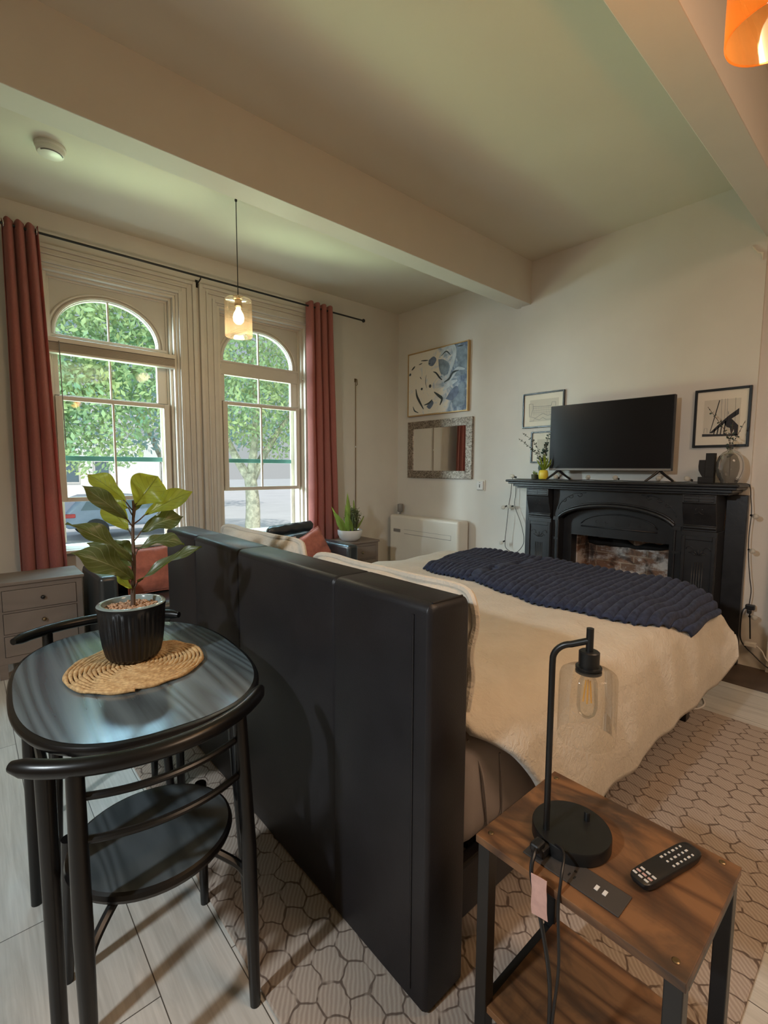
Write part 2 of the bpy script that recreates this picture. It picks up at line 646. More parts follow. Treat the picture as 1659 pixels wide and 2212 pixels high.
# bed linen
t = NT('cream_duvet_cotton')
n1 = t.noise(7, None, 5, 0.6, 0.4)
n2 = t.noise(38, None, 4, 0.6, 0.8)
t.color(t.ramp(n1, [(0.3, (0.57, 0.505, 0.415)), (0.7, (0.64, 0.57, 0.475))]))
t.set(rough=0.9, sheen=0.15, spec=0.15)
t.bump(t.math('ADD', t.math('MULTIPLY', n1, 0.4), t.math('MULTIPLY', n2, 0.45)), 0.8, 0.016)
M['duvet'] = t.m
M['pillowcase'] = M['duvet']
M['navy'] = simple('navy_plush', (0.034, 0.045, 0.088), 0.95, var=0.35, vscale=40, bump=0.5, bscale=320, bdist=0.006, sheen=0.08, spec=0.1)
M['terracotta'] = simple('terracotta_fabric', (0.40, 0.125, 0.085), 0.9, var=0.15, vscale=30, bump=0.3, bscale=150, sheen=0.2)

# curtains: woven, a little light comes through
t = NT('rust_curtain_fabric')
n1 = t.noise(160, t.mapping((1, 1, 0.3)), 2)
t.color(t.ramp(n1, [(0.3, (0.42, 0.165, 0.145)), (0.7, (0.49, 0.20, 0.175))]))
t.set(rough=0.9, spec=0.1, sheen=0.2)
t.bump(n1, 0.2, 0.002)
tl = t.n.new('ShaderNodeBsdfTranslucent')
tl.inputs[0].default_value = (0.62, 0.19, 0.15, 1)
mx = t.n.new('ShaderNodeMixShader')
mx.inputs[0].default_value = 0.35
t.link(t.p.outputs[0], mx.inputs[1])
t.link(tl.outputs[0], mx.inputs[2])
t.link(mx.outputs[0], t.n['Material Output'].inputs[0])
M['curtain'] = t.m

# straw
t = NT('plaited_straw')
n1 = t.noise(90, None, 3)
t.color(t.ramp(n1, [(0.25, (0.34, 0.19, 0.075)), (0.7, (0.66, 0.44, 0.21))]))
t.set(rough=0.8)
t.bump(n1, 0.5, 0.003)
M['straw'] = t.m

# rope of the basket style etc. leaf materials with veins from the leaf's own uv


def leafmat(name, top, vein, trans, tr=0.4, rough=0.38):
    t = NT(name)
    u = t.n.new('ShaderNodeSeparateXYZ')
    t.link(t.tc('UV'), u.inputs[0])
    du = t.math('ABSOLUTE', t.math('SUBTRACT', u.outputs['Y'], 0.5))
    mid = t.math('SUBTRACT', 1.0, t.math('MULTIPLY', du, 38, clamp=True))
    ph = t.math('SUBTRACT', t.math('MULTIPLY', u.outputs['X'], 7.0), t.math('MULTIPLY', du, 4.5))
    side = t.math('ABSOLUTE', t.math('SUBTRACT', t.math('FRACT', ph), 0.5))
    side = t.math('SUBTRACT', 1.0, t.math('MULTIPLY', side, 14, clamp=True))
    vn = t.math('MAXIMUM', mid, t.math('MULTIPLY', side, 0.55))
    base = t.ramp(t.noise(24), [(0.3, tuple(c * 0.75 for c in top)), (0.7, top)])
    c = t.mix(vn, base, vein)
    t.color(c)
    t.set(rough=rough, spec=0.5)
    t.bump(t.math('MULTIPLY', vn, -1), 0.5, 0.003)
    tl = t.n.new('ShaderNodeBsdfTranslucent')
    t.link(t.mix(t.math('MULTIPLY', vn, 0.6), trans, (0.10, 0.14, 0.02)), tl.inputs[0])
    mx = t.n.new('ShaderNodeMixShader')
    mx.inputs[0].default_value = tr
    t.link(t.p.outputs[0], mx.inputs[1])
    t.link(tl.outputs[0], mx.inputs[2])
    t.link(mx.outputs[0], t.n['Material Output'].inputs[0])
    return t.m


M['fiddle'] = leafmat('fiddle_leaf', (0.072, 0.092, 0.034), (0.34, 0.36, 0.20), (0.40, 0.46, 0.06), 0.25)
M['fiddlebacklit'] = leafmat('fiddle_leaf_backlit', (0.24, 0.29, 0.05), (0.10, 0.13, 0.03), (0.85, 0.88, 0.10), 0.60)  # lighter yellow copy of the leaf, backlight put into its colour
M['snake'] = leafmat('snake_leaf', (0.20, 0.30, 0.06), (0.42, 0.50, 0.12), (0.5, 0.6, 0.1), 0.3)


def treeleaf(name, a, b):
    t = NT(name)
    oi = t.n.new('ShaderNodeTexCoord')
    n = t.noise(1.1, oi.outputs['Object'], 3)
    t.color(t.ramp(n, [(0.3, a), (0.7, b)]))
    t.set(rough=0.6, spec=0.2)
    tl = t.n.new('ShaderNodeBsdfTranslucent')
    t.link(t.ramp(n, [(0.3, a), (0.7, b)]), tl.inputs[0])
    mx = t.n.new('ShaderNodeMixShader')
    mx.inputs[0].default_value = 0.45
    t.link(t.p.outputs[0], mx.inputs[1])
    t.link(tl.outputs[0], mx.inputs[2])
    t.link(mx.outputs[0], t.n['Material Output'].inputs[0])
    return t.m


M['treeleaf'] = treeleaf('street_tree_leaf', (0.25, 0.43, 0.28), (0.60, 0.66, 0.30))
M['treeleaf2'] = treeleaf('far_tree_leaf', (0.30, 0.50, 0.50), (0.46, 0.60, 0.56))
M['bark'] = simple('sunlit_bark', (0.42, 0.40, 0.30), 0.95, var=0.4, vscale=7, bump=0.8, bscale=14, bdist=0.05)

# bricks of the firebox
t = NT('sooty_brick')
v = t.mapping((1, 1, 1), (PI / 2, 0, PI / 2))
vec = t.n.new('ShaderNodeCombineXYZ')
sp = t.n.new('ShaderNodeSeparateXYZ')
t.link(t.tc(), sp.inputs[0])
t.link(t.math('ADD', sp.outputs['X'], sp.outputs['Y']), vec.inputs[0])
t.link(sp.outputs['Z'], vec.inputs[1])
b = t.n.new('ShaderNodeTexBrick')
b.inputs['Scale'].default_value = 1
b.inputs['Brick Width'].default_value = 0.22
b.inputs['Row Height'].default_value = 0.072
b.inputs['Mortar Size'].default_value = 0.007
b.inputs['Mortar Smooth'].default_value = 0.4
b.inputs['Color1'].default_value = (0.27, 0.135, 0.08, 1)
b.inputs['Color2'].default_value = (0.17, 0.09, 0.055, 1)
b.inputs['Mortar'].default_value = (0.36, 0.24, 0.16, 1)
t.link(vec.outputs[0], b.inputs['Vector'])
nn = t.noise(5.5, None, 6, 0.65, 0.6)
lime = t.noise(4.0, t.mapping((1, 1.2, 2.2), loc=(3, 1, 2)), 5, 0.65)
c = t.mix(t.ramp(lime, [(0.50, 0.0), (0.60, 0.8)]), b.outputs['Color'], (0.62, 0.55, 0.50))
c = t.mix(t.ramp(nn, [(0.38, 0.85), (0.50, 0.0)]), c, (0.03, 0.02, 0.016))
t.color(c)
t.set(rough=0.9)
t.bump(t.math('ADD', b.outputs['Fac'], t.math('MULTIPLY', nn, -0.6)), -0.5, 0.01)
M['brick'] = t.m
M['soot'] = simple('soot_crust', (0.012, 0.010, 0.009), 0.95, var=0.4, vscale=20, bump=0.6, bscale=30, bdist=0.01)

# hammered mosaic mirror frame
t = NT('mosaic_frame')
vo = t.n.new('ShaderNodeTexVoronoi')
vo.inputs['Scale'].default_value = 85
t.link(t.tc(), vo.inputs['Vector'])
t.color(t.ramp(vo.outputs['Color'], [(0.2, (0.16, 0.13, 0.105)), (0.8, (0.42, 0.36, 0.30))]))
t.set(rough=0.35, metal=0.75)
t.bump(vo.outputs['Distance'], 0.8, 0.004)
M['mosaic'] = t.m

# abstract canvas in whites, greys and blues (object space: y across, z up, centred)
t = NT('abstract_paint')
n1 = t.noise(3.0, t.mapping((1, 1.6, 2.0), loc=(0, 0.6, 0.3)), 5, 0.6, 1.6)
n2 = t.noise(5.0, t.mapping((1, 1, 1), loc=(4, 2, 1)), 4, 0.6, 2.5)
sp = t.n.new('ShaderNodeSeparateXYZ')
t.link(t.tc(), sp.inputs[0])
side = t.math('ADD', t.math('MULTIPLY', sp.outputs['Y'], -0.85), n1)
base = t.ramp(side, [(0.52, (0.74, 0.69, 0.60)), (0.60, (0.60, 0.61, 0.63)), (0.72, (0.30, 0.38, 0.48)), (0.86, (0.12, 0.16, 0.24))])
c = t.mix(t.ramp(n2, [(0.60, 0.0), (0.68, 0.7)]), base, (0.52, 0.60, 0.66))
t.color(c)
t.set(rough=0.7)
M['abstract'] = t.m
M['paintdark'] = simple('dark_paint_stroke', (0.045, 0.06, 0.065), 0.6, var=0.4, vscale=20)
M['paintblue'] = simple('blue_paint_stroke', (0.14, 0.18, 0.27), 0.6, var=0.35, vscale=15)
M['paintpale'] = simple('pale_blue_paint_stroke', (0.50, 0.57, 0.62), 0.6, var=0.2, vscale=15)
M['painthalf'] = simple('slate_paint_stroke', (0.20, 0.26, 0.32), 0.6, var=0.35, vscale=15)

# ================================================================== the room shell
YW = 4.474          # window wall
XC = 4.134          # chimney breast face
XR = 4.160          # right wall either side of it
ZC = 3.35           # ceiling
ZB = 3.305          # bay ceiling by the windows

struct(MB().box(-2.6, 4.5, -3.2, 4.9, -0.06, 0.0).build('floor', M['floor'], smooth=0))
w1 = (0.505, 1.476)
w2 = (1.850, 2.822)
OZ0, OZ1 = 0.75, 2.905
b = MB()
b.box(-2.6, w1[0], YW, YW + 0.24, 0, 3.6).box(w1[1], w2[0], YW, YW + 0.24, 0, 3.6).box(w2[1], 4.5, YW, YW + 0.24, 0, 3.6)
b.box(w1[0], w1[1], YW, YW + 0.24, 0, OZ0).box(w2[0], w2[1], YW, YW + 0.24, 0, OZ0)
b.box(w1[0], w1[1], YW, YW + 0.24, OZ1, 3.6).box(w2[0], w2[1], YW, YW + 0.24, OZ1, 3.6)
struct(b.build('wall_window', M['wall'], smooth=0))
FY0, FY1, FZ = 1.275, 2.06, 0.835    # fire opening
b = MB()
b.box(XR, 4.40, 2.71, YW + 0.24, 0, 3.6).box(XR, 4.40, -3.2, 0.82, 0, 3.6)
b.box(XC, 4.40, 0.82, FY0, 0, 3.6).box(XC, 4.40, FY1, 2.71, 0, 3.6).box(XC, 4.40, FY0, FY1, FZ, 3.6)
struct(b.build('wall_right', M['wall'], smooth=0))
struct(MB().box(-2.75, -2.6, -3.2, 4.7, 0, 3.6).build('wall_left', M['wall'], smooth=0))
struct(MB().box(-2.75, 4.5, -3.35, -3.2, 0, 3.6).build('wall_near', M['wall'], smooth=0))
b = MB()
b.box(-2.75, 4.5, -3.35, 2.70, ZC, ZC + 0.25).box(-2.75, 4.5, 2.70, 4.72, ZB, ZC + 0.25)
struct(b.build('ceiling', M['ceil'], smooth=0))
struct(MB().box(-2.6, 4.165, 2.605, 2.775, 2.96, 3.40).build('trim_1', M['wall'], smooth=0, bevel=0.004))
struct(MB().box(-2.6, 4.165, 0.660, 0.830, 2.96, 3.40).build('trim_2', M['wall'], smooth=0, bevel=0.004))
struct(MB().box(4.105, 4.165, 0.52, 0.655, 0.0, 2.96).build('trim_3', M['wall'], smooth=0, bevel=0.006))
struct(MB().box(4.142, 4.162, -3.2, 0.52, 0.0, 0.13).build('baseboard_right', M['trim'], smooth=0, bevel=0.004))
b = MB().box(2.83, 4.16, YW - 0.018, YW, 0, 0.15).box(-2.6, 0.5, YW - 0.018, YW, 0, 0.15).box(0.5, 2.83, YW - 0.018, YW, 0, 0.15)
struct(b.build('baseboard_window', M['trim'], smooth=0, bevel=0.004))
struct(MB().box(XR - 0.018, XR, 2.72, YW - 0.02, 0, 0.15).build('baseboard_chimney', M['trim'], smooth=0, bevel=0.004))
struct(MB().box(3.72, 4.134, 0.0, 2.75, -0.01, 0.005).build('trim_4', M['hearth'], smooth=0, bevel=0.002))
# broken plaster high on the chimney breast
b = MB()
pl = [(0.905, 2.925), (0.895, 2.90), (0.882, 2.885), (0.874, 2.868), (0.852, 2.858), (0.846, 2.842), (0.840, 2.81), (0.836, 2.842), (0.836, 2.862), (0.862, 2.872), (0.880, 2.892), (0.889, 2.912)]
b.prism(pl, 'x', XC - 0.012, XC + 0.004)
struct(b.build('trim_5', M['mat_board'], smooth=0, bevel=0.003))


# ------------------------------------------------------------------ windows
def frame_rect(b, x0, x1, z0, z1, y0, y1, wl, wr=None, wt=None, wb=None):
    wr = wl if wr is None else wr
    wt = wl if wt is None else wt
    wb = wl if wb is None else wb
    b.box(x0, x0 + wl, y0, y1, z0, z1).box(x1 - wr, x1, y0, y1, z0, z1)
    b.box(x0 + wl, x1 - wr, y0, y1, z1 - wt, z1).box(x0 + wl, x1 - wr, y0, y1, z0, z0 + wb)
    return b


def window(n, x0, x1, mz, bz):
    """mz: meeting rail centre, bz: bottom of the lifted lower sash"""
    root = bpy.data.objects.new('window_%d' % n, None)
    COL.objects.link(root)
    root.location = ((x0 + x1) / 2, YW, OZ0)
    struct(root)
    cx = (x0 + x1) / 2 - 0.022
    # moulded casing on the wall: stepped strips
    b = MB()
    for (o0, o1, th) in ((0.0, 0.022, 0.012), (0.022, 0.050, 0.030), (0.050, 0.092, 0.020), (0.092, 0.108, 0.034), (0.108, 0.140, 0.024), (0.140, 0.172, 0.042)):
        top = OZ1 + o1 * 0.85
        low = OZ1 + o0 * 0.85
        b.box(x0 - o1, x0 - o0, YW - th, YW, 0.0 if n == 9 else 0.15, top)
        b.box(x1 + o0, x1 + o1, YW - th, YW, 0.15, top)
        b.box(x0 - o0, x1 + o0, YW - th, YW, low, top)
    b.build('casing', M['trim'], root, smooth=0, bevel=0.003)
    # stepped jamb lining inside the opening
    b = MB()
    b.box(x0, x0 + 0.022, YW, YW + 0.24, OZ0, OZ1).box(x1 - 0.022, x1, YW, YW + 0.24, OZ0, OZ1).box(x0 + 0.022, x1 - 0.022, YW, YW + 0.24, OZ1 - 0.02, OZ1)
    b.box(x0 + 0.022, x0 + 0.045, YW + 0.045, YW + 0.24, OZ0, OZ1 - 0.02).box(x1 - 0.045, x1 - 0.022, YW + 0.045, YW + 0.24, OZ0, OZ1 - 0.02)
    b.box(x0 + 0.045, x1 - 0.045, YW + 0.045, YW + 0.24, OZ1 - 0.04, OZ1 - 0.02)
    b.box(x0 + 0.045, x0 + 0.062, YW + 0.085, YW + 0.24, OZ0, OZ1 - 0.04).box(x1 - 0.062, x1 - 0.045, YW + 0.085, YW + 0.24, OZ0, OZ1 - 0.04)
    b.box(x0 + 0.062, x1 - 0.062, YW + 0.085, YW + 0.24, OZ1 - 0.055, OZ1 - 0.04)
    b.build('jamb', M['sash'], root, smooth=0, bevel=0.002)
    # arched head panel with its moulding
    R, rise, zb = 0.372, 0.315, 2.44
    ya = YW + 0.10

    def arch(k, dz=0.0, rr=R, rs=rise):
        a = PI * k / 28
        return (cx - rr * math.cos(a), zb + dz + rs * math.sin(a) ** 0.92 if 0 < k < 28 else zb + dz)
    pa = [arch(k) for k in range(29)]
    poly = [(x0 + 0.06, zb), (x0 + 0.06, OZ1 - 0.05), (x1 - 0.06, OZ1 - 0.05), (x1 - 0.06, zb)] + list(reversed(pa))
    MB().prism(poly, 'y', ya, ya + 0.04).build('arch_panel', M['trim'], root, smooth=0)
    b = MB()
    b.tube([(x, ya - 0.002, z) for x, z in [arch(k, 0, R + 0.018, rise + 0.018) for k in range(29)]], 0.014, 8)
    b.tube([(x, ya - 0.004, z) for x, z in [arch(k, 0, R + 0.048, rise + 0.045) for k in range(29)]], 0.010, 8)
    b.build('arch_moulding', M['sash'], root)
    # upper sash: rail under the arch, stiles, meeting rail
    b = MB()
    b.box(x0 + 0.06, x1 - 0.06, ya - 0.005, ya + 0.045, 2.305, zb)
    b.box(x0 + 0.06, x1 - 0.06, ya - 0.014, ya, 2.42, zb)
    b.box(x0 + 0.06, cx - 0.365, ya, ya + 0.04, mz, 2.305).box(cx + 0.365, x1 - 0.06, ya, ya + 0.04, mz, 2.305)
    b.box(x0 + 0.06, x1 - 0.06, ya, ya + 0.04, mz - 0.012, mz + 0.022)
    us = b.build('upper_sash', M['sash'], root, smooth=0, bevel=0.003)
    MB().box(cx - 0.006, cx + 0.006, ya + 0.004, ya + 0.030, mz, zb + rise).build('muntin', M['sash'], us, smooth=0)
    MB().box(cx - 0.367, cx + 0.367, ya + 0.017, ya + 0.021, mz + 0.02, 2.307).build('glass', M['pane'], us, smooth=0)
    MB().prism([arch(k) for k in range(29)], 'y', ya + 0.017, ya + 0.021).build('glass', M['pane'], us, smooth=0)
    # lower sash in front, lifted off the sill
    yl = ya - 0.042
    b = frame_rect(MB(), x0 + 0.062, x1 - 0.062, bz, mz + 0.010, yl, yl + 0.038, 0.045, 0.045, 0.034, 0.036)
    ls = b.build('lower_sash', M['sash'], root, smooth=0, bevel=0.003)
    MB().box(cx - 0.007, cx + 0.007, yl + 0.004, yl + 0.028, bz + 0.03, mz - 0.02).build('muntin', M['sash'], ls, smooth=0)
    MB().box(x0 + 0.105, x1 - 0.105, yl + 0.016, yl + 0.020, bz + 0.034, mz - 0.022).build('glass', M['pane'], ls, smooth=0)
    # outer storm window with its green rail
    b = MB()
    ys = YW + 0.185
    MB().box(x0 + 0.10, x1 - 0.10, ys, ys + 0.02, 1.455, 1.495).build('storm_rail', M['storm'], root, smooth=0, bevel=0.002)
    b.box(x0 + 0.06, x0 + 0.10, ys, ys + 0.02, OZ0 + 0.03, OZ1 - 0.06).box(x1 - 0.10, x1 - 0.06, ys, ys + 0.02, OZ0 + 0.03, OZ1 - 0.06)
    so = b.build('storm_frame', M['sash'], root, smooth=0, bevel=0.002)
    MB().box(x0 + 0.10, x1 - 0.10, ys + 0.008, ys + 0.011, 1.495, OZ1 - 0.06).build('glass', M['pane'], so, smooth=0)
    # stool and sloping sill
    b = MB()
    b.box(x0 - 0.17, x1 + 0.17, YW - 0.07, YW, OZ0 - 0.028, OZ0)
    b.box(x0, x1, YW, YW + 0.30, OZ0 - 0.03, OZ0 + 0.004)
    b.build('window_sill', M['sash'], root, smooth=0, bevel=0.006)
    b = MB()
    for sx_ in (x0 + 0.030, x1 - 0.030):
        b.box(sx_ - 0.008, sx_ + 0.008, YW + 0.035, YW + 0.05, 2.34, 2.385)
    b.build('blind_bracket', M['chrome'], root, smooth=0)
    return root


window(1, w1[0], w1[1], 1.952, 1.125)
window(2, w2[0], w2[1], 2.036, 1.178)

# raised blind in the left window
bl = thing('window_blind', 'raised white slatted blind bunched across the left window below its arch', 'blind', (0.99, YW + 0.03, 2.28))
MB().box(0.527, 1.454, YW - 0.034, YW + 0.042, 2.352, 2.388).build('head_rail', M['sash'], bl, smooth=0, bevel=0.004)
b = MB()
for k in range(11):
    z = 2.288 + k * 0.0056
    b.box(0.532, 1.450, YW - 0.026, YW + 0.040, z, z + 0.0038)
b.build('slat_stack', M['slat'], bl, smooth=0)
MB().box(0.530, 1.452, YW - 0.028, YW + 0.042, 2.272, 2.287).build('bottom_rail', M['sash'], bl, smooth=0, bevel=0.003)
MB().tube([(0.598, YW - 0.040, 2.36), (0.600, YW - 0.042, 2.0), (0.606, YW - 0.042, 1.56)], 0.0035, 8).build('tilt_wand', M['greyplastic'], bl)

# ------------------------------------------------------------------ curtains on their rod
YC = YW - 0.105
cr = thing('curtain_rod', 'long thin black curtain rod above both windows with ball end', 'curtain rod', (1.7, YC, 3.10))
MB().tube([(-0.05, YC, 3.092), (3.50, YC, 3.078)], 0.009, 10).build('rod', M['blackmetal'], cr)
MB().sphere((3.515, YC, 3.078), 0.020, 14, 8).build('finial', M['blackmetal'], cr)
for x in (1.668, 0.02):
    b = MB().tube([(x, YW, 3.05), (x, YW - 0.03, 3.05), (x, YC, 3.066), (x, YC, 3.088)], 0.006, 8)
    b.box(x - 0.012, x + 0.012, YW - 0.006, YW, 3.02, 3.085)
    b.build('bracket', M['blackmetal'], cr)


def curtain(x0, x1, xb0, xb1, zt, zb, nf, label, amp=0.045, seed=0.0):
    root = thing('curtain', label, 'curtain', ((x0 + x1) / 2, YC, zb), group=None)

    def fn(u, v):
        z = zb + (zt - zb) * v
        a = x0 + (x1 - x0) * u
        c = xb0 + (xb1 - xb0) * u
        x = c + (a - c) * (v ** 1.4)
        ph = u * nf * 2 * PI + seed
        y = YC + amp * math.sin(ph) * (0.75 + 0.25 * v) + 0.010 * nz(u * 5, z * 1.3, seed) * (1.3 - v)
        x += 0.014 * math.cos(ph * 1.0) * (1 - 0.4 * v) + 0.010 * nz(u * 3, z * 0.9, seed + 4) * (1 - v)
        return (x, y, z + 0.006 * math.sin(ph * 2))
    g = MB().grid(fn, int(nf * 22), 40)
    g.build('panel', M['curtain'], root, smooth=3.2, solid=0.003)
    for k in range(int(nf * 2)):
        u = (k + 0.5) / (nf * 2)
        x = x0 + (x1 - x0) * u
        if k in (0, int(nf * 2) - 1):
            b = MB().tube([(x + 0.0, YC + 0.024 * math.cos(a), 3.088 + 0.024 * math.sin(a)) for a in [2 * PI * j / 20 for j in range(20)]], 0.004, 6, closed=True)
            b.build('grommet', M['chrome'], root)
    return root


curtain(0.285, 0.505, 0.262, 0.570, 3.125, 0.30, 3.5, 'rust coloured curtain bunched left of the left window, behind the drawers', 0.042, 0.4)
curtain(2.775, 3.055, 2.790, 3.130, 3.125, 0.28, 3.5, 'rust coloured curtain bunched at the right end of the rod, near the snake plant', 0.042, 2.0)

# ================================================================== outside
ZG = -0.82
struct(MB().box(-40, 70, 4.75, 90, ZG - 0.1, ZG).build('ground', M['pave'], smooth=0))


def tree(name, label, trunk, forks, centres, n, leaf, seed, lo, size=0.17):
    rnd = random.Random(seed)
    root = thing(name, label, 'tree', trunk[0], group=None)
    b = MB()
    pts = smoothpath(trunk, 4)
    rr = [0.24 - 0.07 * i / (len(pts) - 1) + (0.06 if i == 0 else 0) for i in range(len(pts))]
    b.tube(pts, rr, 12)
    for f in forks:
        fp = smoothpath(f, 5)
        b.tube(fp, [0.15 * (1 - 0.8 * i / (len(fp) - 1)) for i in range(len(fp))], 8)
    b.build('trunk', M['bark'], root)
    b = MB()
    for i in range(n):
        c = centres[rnd.randrange(len(centres))]
        while True:
            d = Vector((rnd.uniform(-1, 1), rnd.uniform(-1, 1), rnd.uniform(-1, 1)))
            if d.length < 1:
                break
        p = Vector((c[0] + d.x * c[3], c[1] + d.y * c[3], c[2] + d.z * c[4]))
        if p.z < lo + 0.5 * nz(p.x * 0.8, p.y * 0.8, seed):
            continue
        if p.y < 6.2:
            continue
        a = Vector((rnd.gauss(0, 1), rnd.gauss(0, 1), rnd.gauss(0, 0.7))).normalized()
        e = a.orthogonal().normalized()
        e.rotate(Matrix.Rotation(rnd.uniform(0, 6.28), 3, a))
        f = a.cross(e)
        s = size * rnd.uniform(0.6, 1.25)
        b.add([p - e * s, p + f * s * 0.45, p + e * s, p - f * s * 0.45], [(0, 1, 2, 3)])
    o = b.build('crown', leaf, root, smooth=0)
    o['kind'] = 'stuff'
    return root


tree('street_tree', 'leafy street tree with pale forked trunk outside the right window', [(6.45, 13.4, ZG), (6.5, 13.4, 0.3), (6.42, 13.4, 1.25)],
     [[(6.45, 13.4, 1.0), (5.9, 13.4, 1.9), (5.2, 13.3, 3.4), (4.4, 13.2, 5.2)], [(6.45, 13.4, 1.0), (7.0, 13.5, 1.9), (7.9, 13.7, 3.0), (9.2, 13.8, 4.6)], [(6.45, 13.4, 1.1), (6.6, 13.3, 3.0), (6.4, 13.2, 5.5)]],
     [(5.0, 12.8, 3.6, 2.3, 1.7), (7.8, 13.4, 3.4, 2.4, 1.8), (6.4, 13.0, 5.6, 3.2, 2.2), (9.6, 14.0, 4.6, 2.2, 2.4), (3.6, 12.6, 5.4, 2.0, 2.2)], 19000, M['treeleaf'], 3, 1.65, 0.080)
tree('street_tree', 'leafy street tree reaching across the left window', [(0.6, 14.6, ZG), (0.5, 14.6, 0.6), (0.55, 14.5, 1.6)],
     [[(0.55, 14.5, 1.4), (1.6, 14.0, 2.6), (2.9, 13.5, 3.6), (4.2, 13.2, 4.3)], [(0.55, 14.5, 1.4), (-0.4, 14.6, 3.2), (-1.2, 14.8, 5.2)]],
     [(2.2, 13.2, 2.6, 1.5, 1.5), (2.6, 13.4, 4.4, 2.2, 1.9), (3.4, 13.0, 5.8, 2.2, 2.0), (1.0, 13.8, 4.6, 2.2, 2.4), (0.9, 13.6, 2.6, 1.4, 1.5)], 14500, M['treeleaf'], 8, 1.15, 0.080)
tree('street_tree', 'bluish green tree across the street behind the leafy street trees', [(7.5, 25.0, ZG), (7.5, 25.0, 2.0)],
     [[(7.5, 25, 1.5), (6.5, 25, 4), (6.0, 25, 6)]],
     [(5.5, 24.5, 4.2, 3.4, 2.4), (9.5, 25.5, 5.0, 3.6, 3.0), (7.0, 24.8, 7.4, 4.5, 2.8), (13.0, 26, 5.2, 3.4, 3.0)], 7000, M['treeleaf2'], 11, 1.9, 0.15)

ho = thing('house', 'pale house across the street seen low through the windows', 'house', (8, 44, ZG))
MB().box(1.5, 14.5, 42, 50, ZG, 4.6).build('wall', M['houseside'], ho, smooth=0)
MB().prism([(41.4, 4.6), (50.6, 4.6), (46, 8.0)], 'x', 1.1, 14.9).build('roof', M['houseroof'], ho, smooth=0)
for x in (3.4, 5.4, 7.4, 12.2):
    f = frame_rect(MB(), x, x + 1.15, 0.2, 1.95, 41.93, 42.02, 0.12).build('window', M['ceramicwhite'], ho, smooth=0)
    MB().box(x + 0.1, x + 1.05, 41.99, 42.01, 0.3, 1.85).build('pane', M['carglass'], f, smooth=0)

ca = thing('car', 'blue car with red tail lamp parked outside the left window', 'car', (4.4, 17.6, ZG))
prof = [(x - 0.60, z) for x, z in [(2.78, 0.42), (2.74, 0.80), (2.80, 0.98), (3.10, 1.36), (3.35, 1.46), (4.6, 1.48), (5.0, 1.42), (5.75, 1.02), (6.7, 0.92), (7.02, 0.78), (7.08, 0.42)]]
MB().prism([(x, ZG + z * 0.92) for x, z in prof], 'y', 16.7, 18.5).build('body', M['carpaint'], ca, smooth=0.5, bevel=0.10, bseg=3)
for y in (16.690, 18.505):
    b = MB()
    b.prism([(2.56, ZG + 0.93), (2.76, ZG + 1.26), (3.60, ZG + 1.29), (3.60, ZG + 0.93)], 'y', y - 0.012, y + 0.012)
    b.prism([(3.68, ZG + 0.93), (3.68, ZG + 1.29), (4.32, ZG + 1.25), (4.90, ZG + 0.93)], 'y', y - 0.012, y + 0.012)
    b.build('side_window', M['carglass'], ca, smooth=0)
for x in (2.95, 5.70):
    for y in (16.70, 18.50):
        b = MB().tube([(x, y - 0.10, ZG + 0.33), (x, y + 0.10, ZG + 0.33)], 0.33, 24)
        wh = b.build('wheel', M['tyre'], ca)
        MB().tube([(x, y - 0.105, ZG + 0.33), (x, y + 0.105, ZG + 0.33)], 0.20, 18).build('rim', M['chrome'], wh)
MB().box(2.12, 2.42, 16.665, 16.76, ZG + 0.72, ZG + 0.84).build('tail_lamp', M['redglass'], ca, smooth=0, bevel=0.02)

# ================================================================== rug, bed
b = MB().box(0.52, 3.17, 0.217, 3.30, 0.0005, 0.010)
tag(b.build('rug', M['rug'], smooth=0, bevel=0.004), 'taupe rug with brown hexagon outlines under the bed', 'rug')

HX0, HX1, HY0, HY1, HZ = 0.800, 0.950, 0.745, 2.690, 1.080
bed = thing('bed', 'king bed frame with tall black leather headboard', 'bed', (1.9, 1.72, 0))
b = MB()


def hb(u, v):
    """rounded slab outline in x-z, wrapped panels"""
    return None


r_ = 0.022
sec = []
for cxx, czz, a0 in ((HX1 - r_, HZ - r_, 0), (HX0 + r_, HZ - r_, PI / 2)):
    for k in range(6):
        a = a0 + (PI / 2) * k / 5
        sec.append((cxx + r_ * math.cos(a), czz + r_ * math.sin(a)))
sec = [(HX1, 0.02)] + sec + [(HX0, 0.02)]
yy = [HY0 + r_ * (1 - math.cos(k * PI / 10)) for k in range(6)]
# body as stacked sections, seam grooves across the padded top
ys = []
y = HY0
seams = [HY0 + 0.39, HY0 + 1.05, HY0 + 1.52]
cuts = [(HY0, 0.012), (HY0 + 0.004, 0.005), (HY0 + 0.012, 0.0)]
for s_ in seams:
    cuts += [(s_ - 0.008, 0.0), (s_ - 0.002, 0.004), (s_ + 0.002, 0.004), (s_ + 0.008, 0.0)]
cuts += [(HY1 - 0.012, 0.0), (HY1 - 0.004, 0.005), (HY1, 0.012)]
vv, ff = [], []
n = len(sec)
mxc, mzc = (HX0 + HX1) / 2, 0.55
for (y, ins) in cuts:
    for (x, z) in sec:
        k = ins if z > HZ - 0.03 or y < HY0 + 0.02 or y > HY1 - 0.02 else 0.0
        px = x + (k if x < mxc else -k)
        pz = z - (k if z > 1.0 else 0) + (0.004 * nz(y * 2.5, 3.1, x) if z > 1.0 else 0)
        vv.append((px, y, pz))
for i in range(len(cuts) - 1):
    for k in range(n):
        l = (k + 1) % n
        ff.append((i * n + k, i * n + l, (i + 1) * n + l, (i + 1) * n + k))
ff.append(tuple(reversed(range(n))))
ff.append(tuple((len(cuts) - 1) * n + k for k in range(n)))
